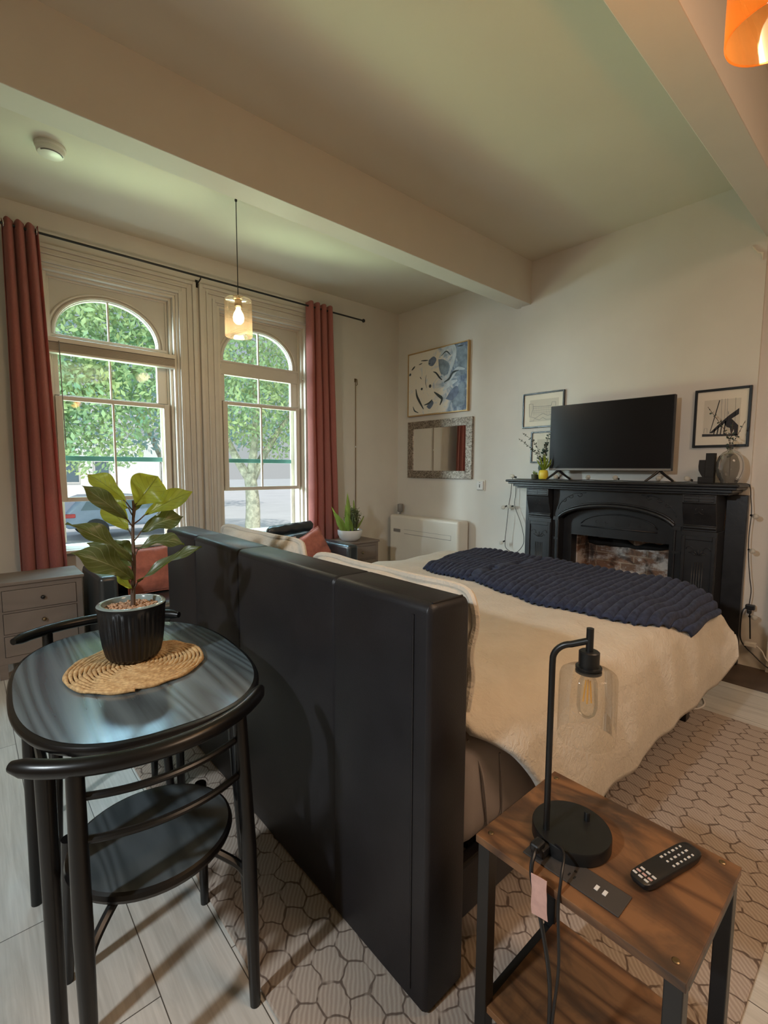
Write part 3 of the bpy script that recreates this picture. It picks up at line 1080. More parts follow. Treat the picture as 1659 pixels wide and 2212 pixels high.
MB().add(vv, ff).build('headboard', M['blackleather'], bed, smooth=0.9, bevel=0.006)
# vertical welt and stitched seam near the near end of the headboard
b = MB()
b.tube([(HX0 - 0.001, HY0 + 0.055, 0.05), (HX0 - 0.001, HY0 + 0.055, HZ - 0.03)], 0.0035, 6)
b.tube([(HX0 + 0.02, HY0 + 0.012, HZ + 0.0015), (HX1 - 0.02, HY0 + 0.012, HZ + 0.0015)], 0.003, 6)
b.build('seam', M['blackleather'], bed)
b = MB()
b.box(0.95, 3.02, 0.775, 0.815, 0.14, 0.30).box(0.95, 3.02, 2.645, 2.685, 0.14, 0.30).box(2.98, 3.02, 0.815, 2.645, 0.14, 0.30)
b.build('side_rail', M['blackleather'], bed, smooth=0, bevel=0.008)
b = MB()
for k in range(9):
    x = 1.05 + k * 0.235
    b.box(x, x + 0.07, 0.815, 2.645, 0.285, 0.305)
b.build('slats', M['blackpaint'], bed, smooth=0)
for x, y in ((2.95, 0.82), (2.95, 2.62), (1.9, 0.82), (1.9, 2.62), (2.95, 1.72)):
    MB().box(x - 0.03, x + 0.03, y - 0.03, y + 0.03, 0.010, 0.145).build('leg', M['blackpaint'], bed, smooth=0, bevel=0.004)

# mattress in its taupe fitted sheet
ma = thing('mattress', 'king mattress in a taupe fitted sheet showing beside the headboard', 'mattress', (1.95, 1.73, 0.306))
MZ = 0.655


def mat_fn(u, v):
    return None


b = MB().box(0.958, 2.985, 0.785, 2.675, 0.306, MZ)
o = b.build('fitted_sheet', M['sheet'], ma, smooth=3.2, bevel=0.075, bseg=5)
b = MB()
b.tube(smoothpath([(1.10, 0.783, 0.33), (1.075, 0.778, 0.46), (1.055, 0.783, 0.56), (1.03, 0.81, 0.635)], 6), 0.004, 6)
b.tube(smoothpath([(1.17, 0.783, 0.33), (1.16, 0.778, 0.45), (1.15, 0.783, 0.56)], 6), 0.003, 6)
b.build('sheet_fold', M['sheet'], ma)


# ------------------------------------------------------------------ duvet surface
DUV = [(-0.66, (0.695, 0.235)), (-0.50, (0.690, 0.37)), (-0.36, (0.708, 0.50)), (-0.24, (0.728, 0.60)), (-0.14, (0.765, 0.665)), (0.0, (0.86, 0.700)), (0.14, (1.00, 0.718))]
DW = 1.72 * 2


def prof_yz(s):
    """s from 0 (near hem) to 1 (far hem)"""
    near = [(0.0, 0.700, 0.235), (0.05, 0.692, 0.36), (0.10, 0.706, 0.49), (0.14, 0.728, 0.595), (0.175, 0.770, 0.668), (0.215, 0.86, 0.702), (0.26, 1.00, 0.718), (0.38, 1.35, 0.728), (0.5, 1.72, 0.732)]
    q = s if s <= 0.5 else 1 - s
    y = lerp_table([(a, b_) for a, b_, c_ in near], q)
    z = lerp_table([(a, c_) for a, b_, c_ in near], q)
    if s > 0.5:
        y = 2 * 1.735 - y
    return y, z


def duvet_pt(s, u, lift=0.0):
    """u 0 at the pillow end .. 1 over the foot"""
    y, z = prof_yz(s)
    q = min(s, 1 - s)
    sk = max(0.0, min(1.0, (0.20 - q) / 0.20))           # 1 at the hem
    x0 = 1.00 + 0.40 * max(0, (0.175 - q) / 0.175) ** 0.8 if s < 0.5 else 1.0
    if u < 0.86:
        x = x0 + (3.03 - x0) * (u / 0.86)
        drop = 0
        f = 0
    else:
        f = (u - 0.86) / 0.14
        x = 3.03 + 0.16 * math.sin(f * PI / 2)
        drop = 0.24 * (1 - math.cos(f * PI / 2))
    top = 1 - sk
    z -= drop * max(0.15, min(1, (z - 0.35) / 0.38)) if f else 0
    if f and sk > 0:
        z += 0.17 * f * sk
        y += (-0.07 if s < 0.5 else 0.07) * f * sk
    # folds down the side, puffs and creases on top
    fold = math.sin(x * 17 + 2.0 * nz(x * 2, 3, 1)) * 0.5 + 0.6 * nz(x * 6, z * 1.5, 2)
    sgn = -1 if s < 0.5 else 1
    y += sgn * (0.036 * fold * (sk ** 0.8) * (1 - 0.55 * sk) + 0.006)
    x += 0.02 * nz(z * 4, x * 3, 5) * sk
    hem = 0.010 * nz(x * 3.1, 2.2, 6) * (sk ** 3)
    z += hem
    bump = 0.020 * nz(x * 2.2, y * 2.2, 3) + 0.012 * nz(x * 5.5, y * 4.5, 9) + 0.009 * (0.4 - abs(nz(x * 7 + 2 * nz(x * 2, y * 2, 1), y * 5, 4)))
    z += bump * top + 0.018 * top * max(0, 1 - abs(u - 0.06) * 12)
    return Vector((x, y, z + lift))


dv = MB().grid(lambda u, v: duvet_pt(v, u), 130, 130)
o = dv.build('duvet', M['duvet'], None, smooth=3.2, solid=0.022)
tag(o, 'cream cotton duvet spread over the bed with its hem hanging to the right', 'duvet')

# navy ribbed throw across the foot
NB = 37


def blanket_pt(u, v, top=True):
    """u along the width of the bed (0 near end .. 1 far), v across the strip"""
    smax = 0.635 + 0.085 * v
    s = 0.136 + (smax - 0.136) * u
    e = 0.010 * nz(u * 9, 1.5, 2)
    ua = lerp_table([(0, 0.665), (0.06, 0.59), (0.13, 0.525), (0.24, 0.478), (0.42, 0.465), (0.7, 0.495), (1.0, 0.528)], u) + e
    ub = 0.905 + 0.02 * math.sin(u * 2.2) - 0.05 * max(0, 0.10 - u) * 6
    uu = ua + (ub - ua) * v
    p = duvet_pt(s, min(1, uu))
    rib = abs(math.sin(u * NB * PI + 0.9 * nz(u * 6, v * 3, 8) + 1.2 * v))
    h = 0.012 + 0.036 * rib ** 0.55 + 0.004 * nz(u * 60, v * 30, 1)
    edge = min(1.0, min(v, 1 - v) * 14)
    nrm = Vector((0, -0.75 * max(0, (0.19 - s) / 0.07), 1)).normalized()
    return p + nrm * (0.006 + h * (0.45 + 0.55 * edge))


bk = MB().grid(lambda u, v: blanket_pt(u, v), 420, 34)
o = bk.build('throw_blanket', M['navy'], None, smooth=3.2, solid=0.012)
tag(o, 'navy ribbed plush throw laid across the foot of the bed', 'blanket')


# ------------------------------------------------------------------ pillows
def cushion(name, label, cat, c, w, h, th, rz, tilt, matr, group=None, wr=0.012, ribs=0, roll=0.0, frill=0.0):
    """w along local x, h along local z, th along local y"""
    root = thing(name, label, cat, c, 0, group)
    R_ = Matrix.Rotation(rz, 3, 'Z') @ Matrix.Rotation(tilt, 3, 'X') @ Matrix.Rotation(roll, 3, 'Y')

    def half(sgn):
        def fn(u, v):
            a, b_ = u * 2 - 1, v * 2 - 1
            k = (1 - abs(a) ** 2.6) ** 0.55 * (1 - abs(b_) ** 2.6) ** 0.55 if abs(a) < 1 and abs(b_) < 1 else 0
            px = a * w / 2 * (1 - 0.05 * (1 - b_ * b_) * abs(a) ** 3)
            pz = b_ * h / 2 * (1 - 0.07 * (1 - a * a) * abs(b_) ** 3)
            cr_ = 1 - (0.10 if frill else 0.02) * (abs(a) * abs(b_)) ** 5
            px *= cr_
            pz *= cr_
            py = sgn * th / 2 * k
            py += wr * nz(a * 2.1 + c[0], b_ * 2.1 + c[1], sgn) * min(1, k * 2)
            if ribs:
                py += sgn * 0.004 * math.sin(b_ * ribs) * min(1, k * 2)
            return Vector(c) + R_ @ Vector((px, py, pz))
        return fn
    b_ = MB()
    b_.grid(half(1), 34, 34)
    b_.grid(half(-1), 34, 34)
    o_ = b_.build('cover', matr, root, smooth=3.2)
    wd = o_.modifiers.new('weld', 'WELD')
    wd.merge_threshold = 0.0008
    # piped or frilled edge
    pts = []
    for k in range(96):
        t_ = k / 96 * 4
        sd, f_ = int(t_), t_ % 1
        a, b2 = [(-1 + 2 * f_, -1), (1, -1 + 2 * f_), (1 - 2 * f_, 1), (-1, 1 - 2 * f_)][sd]
        px = a * w / 2 * (1 - 0.05 * (1 - b2 * b2) * abs(a) ** 3)
        pz = b2 * h / 2 * (1 - 0.07 * (1 - a * a) * abs(b2) ** 3)
        fr = 1 - (0.10 if frill else 0.02) * (abs(a) * abs(b2)) ** 5
        pts.append(Vector(c) + R_ @ Vector((px * fr, 0.006 * math.sin(k * 0.7) * (1 if frill else 0), pz * fr)))
    MB().tube(pts, 0.013 if frill else 0.005, 8, closed=True).build('piping', matr, root)
    return root


cushion('pillow', 'cream pillow leaning on the headboard at its near right end', 'pillow', (1.058, 1.235, 0.865), 0.86, 0.40, 0.14, PI / 2, 0.08, M['pillowcase'], 'cream bed pillows', 0.03, frill=0.025)
cushion('pillow', 'cream pillow leaning on the headboard on the window side of the bed', 'pillow', (1.060, 2.16, 0.885), 0.90, 0.42, 0.15, PI / 2, 0.08, M['pillowcase'], 'cream bed pillows', 0.035, frill=0.025)

# ================================================================== bistro table and chairs
TC = (0.392, 1.690)
TZ = 0.747
tb = thing('dining_table', 'small black oval bistro table by the headboard', 'table', (TC[0], TC[1], 0), 0)


def oval(n, grow=0.0, k=2.6):
    P = []
    for i in range(n):
        a = 2 * PI * i / n
        ca, sa = math.cos(a), math.sin(a)
        x = (0.338 + grow) * math.copysign(abs(ca) ** (2 / k), ca)
        y = (0.490 + grow) * math.copysign(abs(sa) ** (2 / k), sa)
        th = -0.05
        P.append((TC[0] + x * math.cos(th) - y * math.sin(th), TC[1] + x * math.sin(th) + y * math.cos(th)))
    return P


def oval_slab(levels, n=96):
    b_ = MB()
    vv_, ff_ = [], []
    for (g_, z_) in levels:
        vv_ += [(x, y, z_) for x, y in oval(n, g_)]
    for i in range(len(levels) - 1):
        for k in range(n):
            l = (k + 1) % n
            ff_.append((i * n + k, i * n + l, (i + 1) * n + l, (i + 1) * n + k))
    ff_.append(tuple(reversed(range(n))))
    ff_.append(tuple((len(levels) - 1) * n + k for k in range(n)))
    return b_.add(vv_, ff_)


oval_slab([(-0.016, TZ - 0.0005), (-0.014, TZ)]).build('tabletop', M['tablewood'], tb, smooth=0.5)
oval_slab([(-0.018, TZ - 0.030), (-0.006, TZ - 0.028), (0.0, TZ - 0.018), (0.0, TZ - 0.010), (-0.004, TZ - 0.003), (-0.0145, TZ - 0.0008)]).build('table_edge', M['blackpaint'], tb, smooth=0.7)
b = MB()
LG = [(0.095, 1.245), (0.557, 1.212), (0.099, 1.800), (0.640, 2.07)]
TP = [(0.100, 1.295), (0.545, 1.275), (0.110, 1.830), (0.620, 2.03)]
b.tube([(0.10, 1.295, TZ - 0.045), (0.545, 1.275, TZ - 0.045), (0.62, 2.03, TZ - 0.045), (0.11, 1.83, TZ - 0.045)], 0.014, 8, closed=True)
b.build('apron', M['blackpaint'], tb)
for (x, y), (px, py) in zip(LG, TP):
    MB().tube([(x, y, 0.0105 if x > 0.5 else 0.0), (px, py, TZ - 0.03)], [0.0165, 0.021], 14).build('leg', M['blackpaint'], tb)


def chair_parts(root):
    """local frame: backrest at -y, seat centre near the origin"""
    RC, zr = 0.353, 0.780
    cyc = 0.165                                   # centre of the backrest arc

    def arc(x, r=RC):
        return cyc - math.sqrt(max(0.0, r * r - x * x))
    MB().tube([(x, arc(x), zr) for x in [-0.278 + 0.556 * k / 28 for k in range(29)]], [0.012] + [0.0195] * 27 + [0.012], 14).build('top_rail', M['blackpaint'], root, local=True)
    for z, rr in ((0.712, 0.0085), (0.622, 0.0085)):
        MB().tube([(x, arc(x) + 0.004 - (0.712 - z) * 0.12, z) for x in [-0.178 + 0.356 * k / 20 for k in range(21)]], rr, 10).build('back_rail', M['blackpaint'], root, local=True)
    for s_ in (-1, 1):
        MB().tube([(s_ * 0.182, -0.190, 0.0), (s_ * 0.182, -0.170, 0.43), (s_ * 0.178, arc(0.178), zr - 0.008)], [0.0135, 0.0195, 0.0175], 14).build('leg', M['blackpaint'], root, local=True)
        MB().tube([(s_ * 0.185, 0.190, 0.0), (s_ * 0.170, 0.150, 0.435)], [0.0125, 0.0175], 14).build('leg', M['blackpaint'], root, local=True)
        MB().tube(smoothpath([(s_ * 0.182, -0.178, 0.335), (s_ * 0.165, -0.150, 0.372), (s_ * 0.125, -0.115, 0.405), (s_ * 0.095, -0.100, 0.428)], 5), 0.011, 8).build('brace', M['blackpaint'], root, local=True)
    pr = [(0.001, 0.432), (0.182, 0.432), (0.192, 0.436), (0.196, 0.446), (0.193, 0.456), (0.186, 0.460)]
    MB().lathe(pr, (0, 0.005, 0), 56, 1.0, 0.98, cap1=False).build('seat_rim', M['blackpaint'], root, local=True)
    MB().lathe([(0.187, 0.459), (0.176, 0.461), (0.150, 0.4585), (0.09, 0.455), (0.001, 0.4535)], (0, 0.005, 0), 56, 1.0, 0.98, cap0=False).build('seat', M['seatwood'], root, local=True)


ch = thing('dining_chair', 'black bistro chair with curved back at the near end of the table', 'chair', (0.318, 1.262, 0), -0.02, 'bistro chairs at the oval table')
chair_parts(ch)
dup(ch, (0.368, 2.030, 0.0), PI - 0.10, 'black bistro chair tucked under the far end of the table, seen over its edge', 'bistro chairs at the oval table')

# woven placemat: one long plaited rope coiled flat
PMC = (0.398, 1.680)
pts, rr = [], []
a, r0 = 0.0, 0.006
R = 0.004
while R < 0.205:
    R = 0.004 + 0.0128 * a / (2 * PI)
    pts.append((PMC[0] + R * math.cos(a), PMC[1] + R * math.sin(a), TZ + 0.0075 + 0.0008 * math.sin(a * R * 700)))
    rr.append(0.0066 + 0.0016 * math.sin(a * 9 + R * 900) + 0.0006 * random.uniform(-1, 1))
    a += 0.0048 / max(R, 0.012)
b = MB().tube(pts, rr, 7)
tag(b.build('placemat', M['straw'], smooth=3.2), 'round plaited straw placemat on the black bistro table', 'placemat')

# ------------------------------------------------------------------ fiddle leaf fig in its black pot
PC = (0.398, 1.735)
PZ = TZ + 0.0155
fg = thing('fiddle_leaf_fig', 'fiddle leaf fig in a fluted black pot on the straw placemat', 'potted plant', (PC[0], PC[1], PZ))


def flute(a_, z_):
    return 1 + 0.020 * math.cos(a_ * 34) * max(0, min(1, (0.165 - z_) / 0.02)) * max(0, min(1, z_ / 0.02))


M['potglaze'] = simple('black_pot_glaze', (0.008, 0.008, 0.009), 0.30, var=0.2)
M['potrim'] = simple('rim_painted_reflection', (0.22, 0.27, 0.26), 0.12, var=0.1, ior=1.8)  # black rim coloured pale: the window reflection is put into its colour
pr = [(0.066, 0.0), (0.074, 0.003), (0.083, 0.018), (0.090, 0.05), (0.096, 0.10), (0.100, 0.150), (0.1025, 0.170), (0.1045, 0.176), (0.1045, 0.186)]
MB().lathe(pr, (PC[0], PC[1], PZ), 204, fn=flute, cap1=False).build('pot', M['potglaze'], fg, smooth=0.9)
MB().lathe([(0.1045, 0.186), (0.102, 0.189), (0.090, 0.1895), (0.087, 0.186), (0.085, 0.150)], (PC[0], PC[1], PZ), 64, cap0=False, cap1=False).build('rim', M['potrim'], fg, smooth=0.9)
b = MB()
for k in range(420):
    q = 0.082 * math.sqrt(random.random())
    a = random.uniform(0, 2 * PI)
    s_ = random.uniform(0.0035, 0.0058)
    b.sphere((PC[0] + q * math.cos(a), PC[1] + q * math.sin(a), PZ + 0.172 + random.uniform(-0.004, 0.004)), s_, 6, 4, (1, 1, 0.8))
b.lathe([(0.001, 0.166), (0.086, 0.166)], (PC[0], PC[1], PZ), 32, cap0=False, cap1=False)
o = b.build('pebbles', M['pebble'], fg, smooth=3.2)
o['kind'] = 'stuff'
MB().tube(smoothpath([(0.402, 1.738, 0.922), (0.405, 1.738, 0.997), (0.411, 1.737, 1.088), (0.411, 1.737, 1.179), (0.416, 1.736, 1.256), (0.415, 1.736, 1.292)], 5), [0.0085 - 0.0055 * k / 25 for k in range(26)], 8).build('stem', M['stalk'], fg)
STEM = [(0.402, 1.739), (0.405, 1.738), (0.411, 1.737), (0.414, 1.736)]
LEAVES = [
    ((0.399, 1.752, 1.286), (0.299, 1.814, 1.380), 0.033, 'y', 0.5, 0.10),
    ((0.422, 1.734, 1.276), (0.491, 1.718, 1.372), 0.064, 'y', 1.0, 0.02),
    ((0.447, 1.723, 1.243), (0.589, 1.675, 1.319), 0.035, 'y', 0.7, 0.12),
    ((0.395, 1.722, 1.229), (0.267, 1.698, 1.345), 0.029, 'g', 0.7, 0.06),
    ((0.404, 1.751, 1.190), (0.345, 1.802, 1.285), 0.038, 'y', 0.9, 0.06),
    ((0.406, 1.756, 1.266), (0.355, 1.820, 1.302), 0.030, 'y', 0.9, 0.06),
    ((0.436, 1.736, 1.186), (0.571, 1.720, 1.230), 0.039, 'g', 0.6, 0.15),
    ((0.421, 1.721, 1.131), (0.549, 1.653, 1.140), 0.033, 'g', 0.4, 0.22),
    ((0.414, 1.713, 1.022), (0.589, 1.603, 1.135), 0.029, 'g', 0.3, 0.05),
    ((0.401, 1.726, 1.088), (0.224, 1.729, 1.229), 0.040, 'g', 0.35, 0.10),
    ((0.408, 1.753, 1.089), (0.292, 1.826, 1.150), 0.030, 'g', 0.5, 0.08),
    ((0.401, 1.713, 1.030), (0.225, 1.677, 1.145), 0.048, 'g', 0.55, 0.16),
    ((0.409, 1.760, 1.066), (0.375, 1.835, 1.150), 0.041, 'g', 0.9, 0.06),
    ((0.399, 1.732, 0.994), (0.351, 1.720, 1.054), 0.015, 'y', 0.6, 0.05),
    ((0.422, 1.742, 1.255), (0.444, 1.760, 1.297), 0.016, 'g', 0.6, 0.05)]


def leaf(base, tip, hw, facing, sag, matr, parent, droop=0.0, name='leaf', wav=0.24, shape='fiddle', cup=0.34, nu=26, nv=11):
    B, T = Vector(base), Vector(tip)
    ax = T - B
    L = ax.length
    ax.normalize()
    view = Vector((-0.225, -0.974, 0.0))
    hint = (view * facing + Vector((0, 0, 1)) * (1 - facing)).normalized()
    nrm = (hint - ax * hint.dot(ax)).normalized()
    wd = ax.cross(nrm)

    def fn(u, v):
        t = v * 2 - 1
        if shape == 'fiddle':
            prof_ = (math.sin(PI * u ** 1.25) ** 0.72) * (0.72 + 0.42 * u) * (1 - 0.55 * max(0, u - 0.82) / 0.18) if 0 < u < 1 else 0
        else:
            prof_ = (math.sin(PI * u ** 0.8) ** 0.7) if 0 < u < 1 else 0
        w_ = hw * prof_
        p = B + ax * (L * u) + nrm * (sag * L * math.sin(PI * u) * 0.8 - droop * L * u * u)
        p += wd * (t * w_) + nrm * (cup * w_ * abs(t) ** 1.5)
        p += nrm * (wav * hw * math.sin(u * 12 + t * 2.0 + B.x * 90) * abs(t))
        return p
    return MB().grid(fn, nu, nv).build(name, matr, parent, smooth=3.2)


for i, (B, T, hw, k, fc, sag) in enumerate(LEAVES):
    z = B[2]
    sp_ = lerp_table([(0.93, 0.402), (1.0, 0.405), (1.09, 0.411), (1.25, 0.416)], z - 0.02)
    mm_ = M['fiddlebacklit'] if k == 'y' else M['fiddle']
    lf = leaf(B, T, hw, fc, sag, mm_, fg)
    MB().tube([(sp_, 1.737, z - 0.03), tuple((Vector((sp_, 1.737, z - 0.03)) + Vector(B)) / 2 + Vector((0, 0, -0.002))), B, tuple(Vector(B) + (Vector(T) - Vector(B)) * 0.08)], 0.0022, 6).build('leaf_stalk', M['stalk'], lf)

# ================================================================== rustic side table with charging strip
SX0, SX1, SY0, SY1, SZ = 0.822, 1.166, 0.198, 0.617, 0.580
st = thing('side_table', 'rustic brown wood side table with black metal legs at the right of the bed', 'side table', ((SX0 + SX1) / 2, (SY0 + SY1) / 2, 0))
MB().box(SX0, SX1, SY0, SY1, SZ - 0.018, SZ).build('tabletop', M['rustic'], st, smooth=0, bevel=0.0015)
MB().box(SX0 + 0.01, SX1 - 0.01, SY0 + 0.03, SY1 - 0.03, 0.155, 0.172).build('shelf', M['rustic'], st, smooth=0, bevel=0.0015)
for x in (SX0 + 0.004, SX1 - 0.034):
    for y in (SY0 + 0.004, SY1 - 0.034):
        MB().box(x, x + 0.030, y, y + 0.030, 0.0105, SZ - 0.0185).build('leg', M['blackmetal'], st, smooth=0, bevel=0.002)
for y in (SY0 + 0.004, SY1 - 0.034):
    for z0, z1 in ((0.125, 0.1545), (SZ - 0.045, SZ - 0.0185)):
        MB().box(SX0 + 0.034, SX1 - 0.034, y, y + 0.030, z0, z1).build('cross_rail', M['blackmetal'], st, smooth=0, bevel=0.002)
for x, y in ((0.850, 0.596), (1.141, 0.598), (0.851, 0.222), (1.150, 0.228)):
    MB().lathe([(0.0065, 0.0), (0.0065, 0.0010), (0.0045, 0.0022)], (x, y, SZ), 14).build('bolt', M['brass'], st, smooth=0.5)
pn = MB().box(0.856, 0.918, 0.318, 0.518, SZ, SZ + 0.0030).build('outlet_panel', simple('charcoal_panel', (0.045, 0.038, 0.034), 0.6), st, smooth=0, bevel=0.001)
for y in (0.356, 0.372):
    MB().box(0.880, 0.893, y - 0.0035, y + 0.0035, SZ + 0.0030, SZ + 0.0040).build('usb_port', M['ceramicwhite'], pn, smooth=0)
for y in (0.418, 0.492):
    b = MB().box(0.872, 0.880, y - 0.007, y - 0.004, SZ + 0.0030, SZ + 0.0036).box(0.872, 0.880, y + 0.004, y + 0.007, SZ + 0.0030, SZ + 0.0036)
    b.lathe([(0.003, 0.003), (0.003, 0.0036)], (0.892, y, SZ), 10)
    b.build('socket', M['blackplastic'], pn, smooth=0)

# ------------------------------------------------------------------ table lamp
LB = (0.972, 0.470)
la_ = thing('table_lamp', 'black gooseneck table lamp with seeded glass shade on the rustic side table', 'lamp', (LB[0], LB[1], SZ))
MB().lathe([(0.080, 0.0006), (0.083, 0.003), (0.083, 0.027), (0.0815, 0.030), (0.001, 0.031)], (LB[0], LB[1], SZ), 64, cap1=False).build('base', M['blackmetal'], la_, smooth=0.6)
MB().lathe([(0.0065, 0.0), (0.0065, 0.017), (0.0055, 0.019)], (1.015, 0.455, SZ + 0.0305), 16).build('switch_knob', M['blackmetal'], la_, smooth=0.6)
px, py = 0.922, 0.502
d = Vector((0.953 - px, 0.438 - py, 0)).normalized()
arm = [(px, py, SZ + 0.029), (px, py, 0.80), (px, py, 0.985)]
rr = 0.040
for k in range(1, 10):
    a = (PI / 2) * k / 9 * 0.93
    off = rr * (1 - math.cos(a))
    arm.append((px + d.x * off, py + d.y * off, 0.995 + rr * math.sin(a)))
arm.append((0.953, 0.438, 1.048))
MB().tube(arm, 0.0068, 14).build('pole', M['blackmetal'], la_)
SCX, SCY = 0.953, 0.438
MB().tube([(SCX, SCY, 1.022), (SCX, SCY, 1.074)], 0.0075, 14).build('stem', M['blackmetal'], la_)
MB().lathe([(0.018, 0.0), (0.0205, -0.002), (0.0205, -0.032), (0.026, -0.033), (0.026, -0.037), (0.0205, -0.038), (0.0205, -0.041), (0.026, -0.042), (0.026, -0.046), (0.020, -0.047)], (SCX, SCY, 1.026), 32).build('socket', M['blackmetal'], la_, smooth=0.6)
MB().lathe([(0.022, 0.986), (0.046, 0.984), (0.054, 0.979), (0.057, 0.970), (0.0575, 0.90), (0.0575, 0.838)], (SCX, SCY, 0), 48, cap0=False, cap1=False).build('glass_shade', M['seeded'], la_, smooth=0.9)
bu = MB().lathe([(0.013, 0.983), (0.013, 0.972), (0.019, 0.958), (0.0205, 0.93), (0.0205, 0.905), (0.016, 0.890), (0.008, 0.883), (0.001, 0.882)], (SCX, SCY, 0), 28, cap0=False, cap1=False).build('bulb', M['bulbglass'], la_, smooth=0.9)
for k in range(4):
    a = k * PI / 2 + 0.4
    MB().tube([(SCX + 0.004 * math.cos(a), SCY + 0.004 * math.sin(a), 0.962), (SCX + 0.008 * math.cos(a), SCY + 0.008 * math.sin(a), 0.915)], 0.0016, 6).build('filament', M['filament'], bu)
# plug, cord and paper tag, plugged into the strip and falling in front of the table
b = MB().box(0.862, 0.905, 0.474, 0.505, SZ + 0.0035, SZ + 0.026).box(0.848, 0.880, 0.478, 0.500, SZ + 0.022, SZ + 0.040)
b.build('plug', M['blackplastic'], la_, smooth=0, bevel=0.006, bseg=3)
b = MB()
b.tube(smoothpath([(0.862, 0.488, 0.610), (0.836, 0.480, 0.612), (0.812, 0.470, 0.585), (0.806, 0.440, 0.50), (0.806, 0.420, 0.40), (0.808, 0.418, 0.28), (0.806, 0.412, 0.16), (0.790, 0.410, 0.05), (0.775, 0.43, 0.016)], 8), 0.0042, 8)
b.tube(smoothpath([(0.905, 0.484, 0.600), (0.880, 0.440, 0.618), (0.836, 0.420, 0.603), (0.813, 0.412, 0.555), (0.808, 0.404, 0.44), (0.807, 0.412, 0.30), (0.808, 0.402, 0.18), (0.806, 0.392, 0.10), (0.80, 0.380, 0.016)], 8), 0.0030, 8)
b.build('power_cord', M['blackplastic'], la_)
b = MB()
rows = [0.604, 0.588, 0.571, 0.554, 0.538, 0.522]
vv, ff = [], []
for i, z in enumerate(rows):
    for j in range(4):
        vv.append((0.7995 + 0.0012 * math.sin(i * 1.1 + j * 0.8), 0.464 - 0.0112 * j - 0.0008 * i + 0.0008 * math.sin(i * 2.1), z + 0.0015 * j))
for i in range(5):
    for j in range(3):
        ff.append((i * 4 + j, i * 4 + j + 1, (i + 1) * 4 + j + 1, (i + 1) * 4 + j))
MB().add(vv, ff).build('paper_tag', M['tag'], la_, smooth=0, solid=0.0008)

# ------------------------------------------------------------------ remote control
rc_c = Vector((1.038, 0.298, SZ))
rdx = Vector((1.130 - 0.945, 0.273 - 0.322, 0)).normalized()
rdy = Vector((-rdx.y, rdx.x, 0))
rm = thing('remote_control', 'black remote control lying at the right of the lamp on the side table', 'remote control', tuple(rc_c))


def rpt(u, v, z):
    p = rc_c + rdx * u + rdy * v
    return (p.x, p.y, SZ + z)


b = MB()
ol = []
for k in range(40):
    a = 2 * PI * k / 40
    ca, sa = math.cos(a), math.sin(a)
    ol.append((0.094 * math.copysign(abs(ca) ** 0.30, ca), 0.0225 * math.copysign(abs(sa) ** 0.45, sa)))
lv = [(0.84, 0.0005), (0.95, 0.005), (1.0, 0.014), (0.99, 0.018), (0.95, 0.0195)]
vv, ff = [], []
for g_, z_ in lv:
    vv += [rpt(u * g_ if abs(u) < 1 else u, v * g_, z_) for u, v in ol]
for i in range(len(lv) - 1):
    for k in range(40):
        l = (k + 1) % 40
        ff.append((i * 40 + k, i * 40 + l, (i + 1) * 40 + l, (i + 1) * 40 + k))
ff.append(tuple(reversed(range(40))))
ff.append(tuple(4 * 40 + k for k in range(40)))
MB().add(vv, ff).build('body', M['blackplastic'], rm, smooth=0.6)
M['btn'] = simple('pale_button', (0.62, 0.58, 0.54), 0.5)
M['btnred'] = simple('rose_button', (0.55, 0.32, 0.28), 0.5)


def button(u, v, du, dv_, mm_):
    vs_ = [rpt(u - du, v - dv_, 0.0195), rpt(u + du, v - dv_, 0.0195), rpt(u + du, v + dv_, 0.0195), rpt(u - du, v + dv_, 0.0195)]
    vt = [(x, y, z + 0.0014) for x, y, z in vs_]
    MB().add(vs_ + vt, [(0, 1, 5, 4), (1, 2, 6, 5), (2, 3, 7, 6), (3, 0, 4, 7), (4, 5, 6, 7)]).build('button', mm_, rm, smooth=0, bevel=0.0004, bseg=1)


for i, v in enumerate((0.013, 0.0, -0.013)):
    for k in range(6):
        button(0.002 + k * 0.0125, v, 0.0022 if (k + i) % 3 else 0.0034, 0.0022, M['btn'])
for i, (u, mm_) in enumerate(((-0.060, M['btn']), (-0.071, M['btnred']), (-0.081, M['btn']))):
    for v in (0.011, -0.001, -0.013):
        button(u, v + 0.001 * i, 0.0024, 0.0042, mm_)

# ================================================================== fireplace
fp = thing('fireplace', 'black painted carved fireplace mantel with arched brick firebox', 'fireplace', (4.0, 1.68, 0))
MS = 1.306           # shelf top
PYL, PYR = (2.195, 2.425), (0.940, 1.160)
b = MB().box(3.82, 4.133, 0.815, 2.625, MS - 0.022, MS)
b.build('mantel_shelf', M['mantel'], fp, smooth=0, bevel=0.010, bseg=3)
b = MB().box(3.838, 4.133, 0.832, 2.605, MS - 0.040, MS - 0.022).box(3.858, 4.133, 0.86, 2.565, MS - 0.062, MS - 0.040).box(3.875, 4.133, 0.88, 2.535, MS - 0.078, MS - 0.062)
b.build('shelf_moulding', M['mantel'], fp, smooth=0, bevel=0.005, bseg=3)
for y0, y1 in ((0.815, PYR[0]), (PYL[1], 2.56)):
    MB().box(4.085, 4.133, y0, y1, 0.006, MS - 0.08).build('back_board', M['mantel'], fp, smooth=0, bevel=0.003)
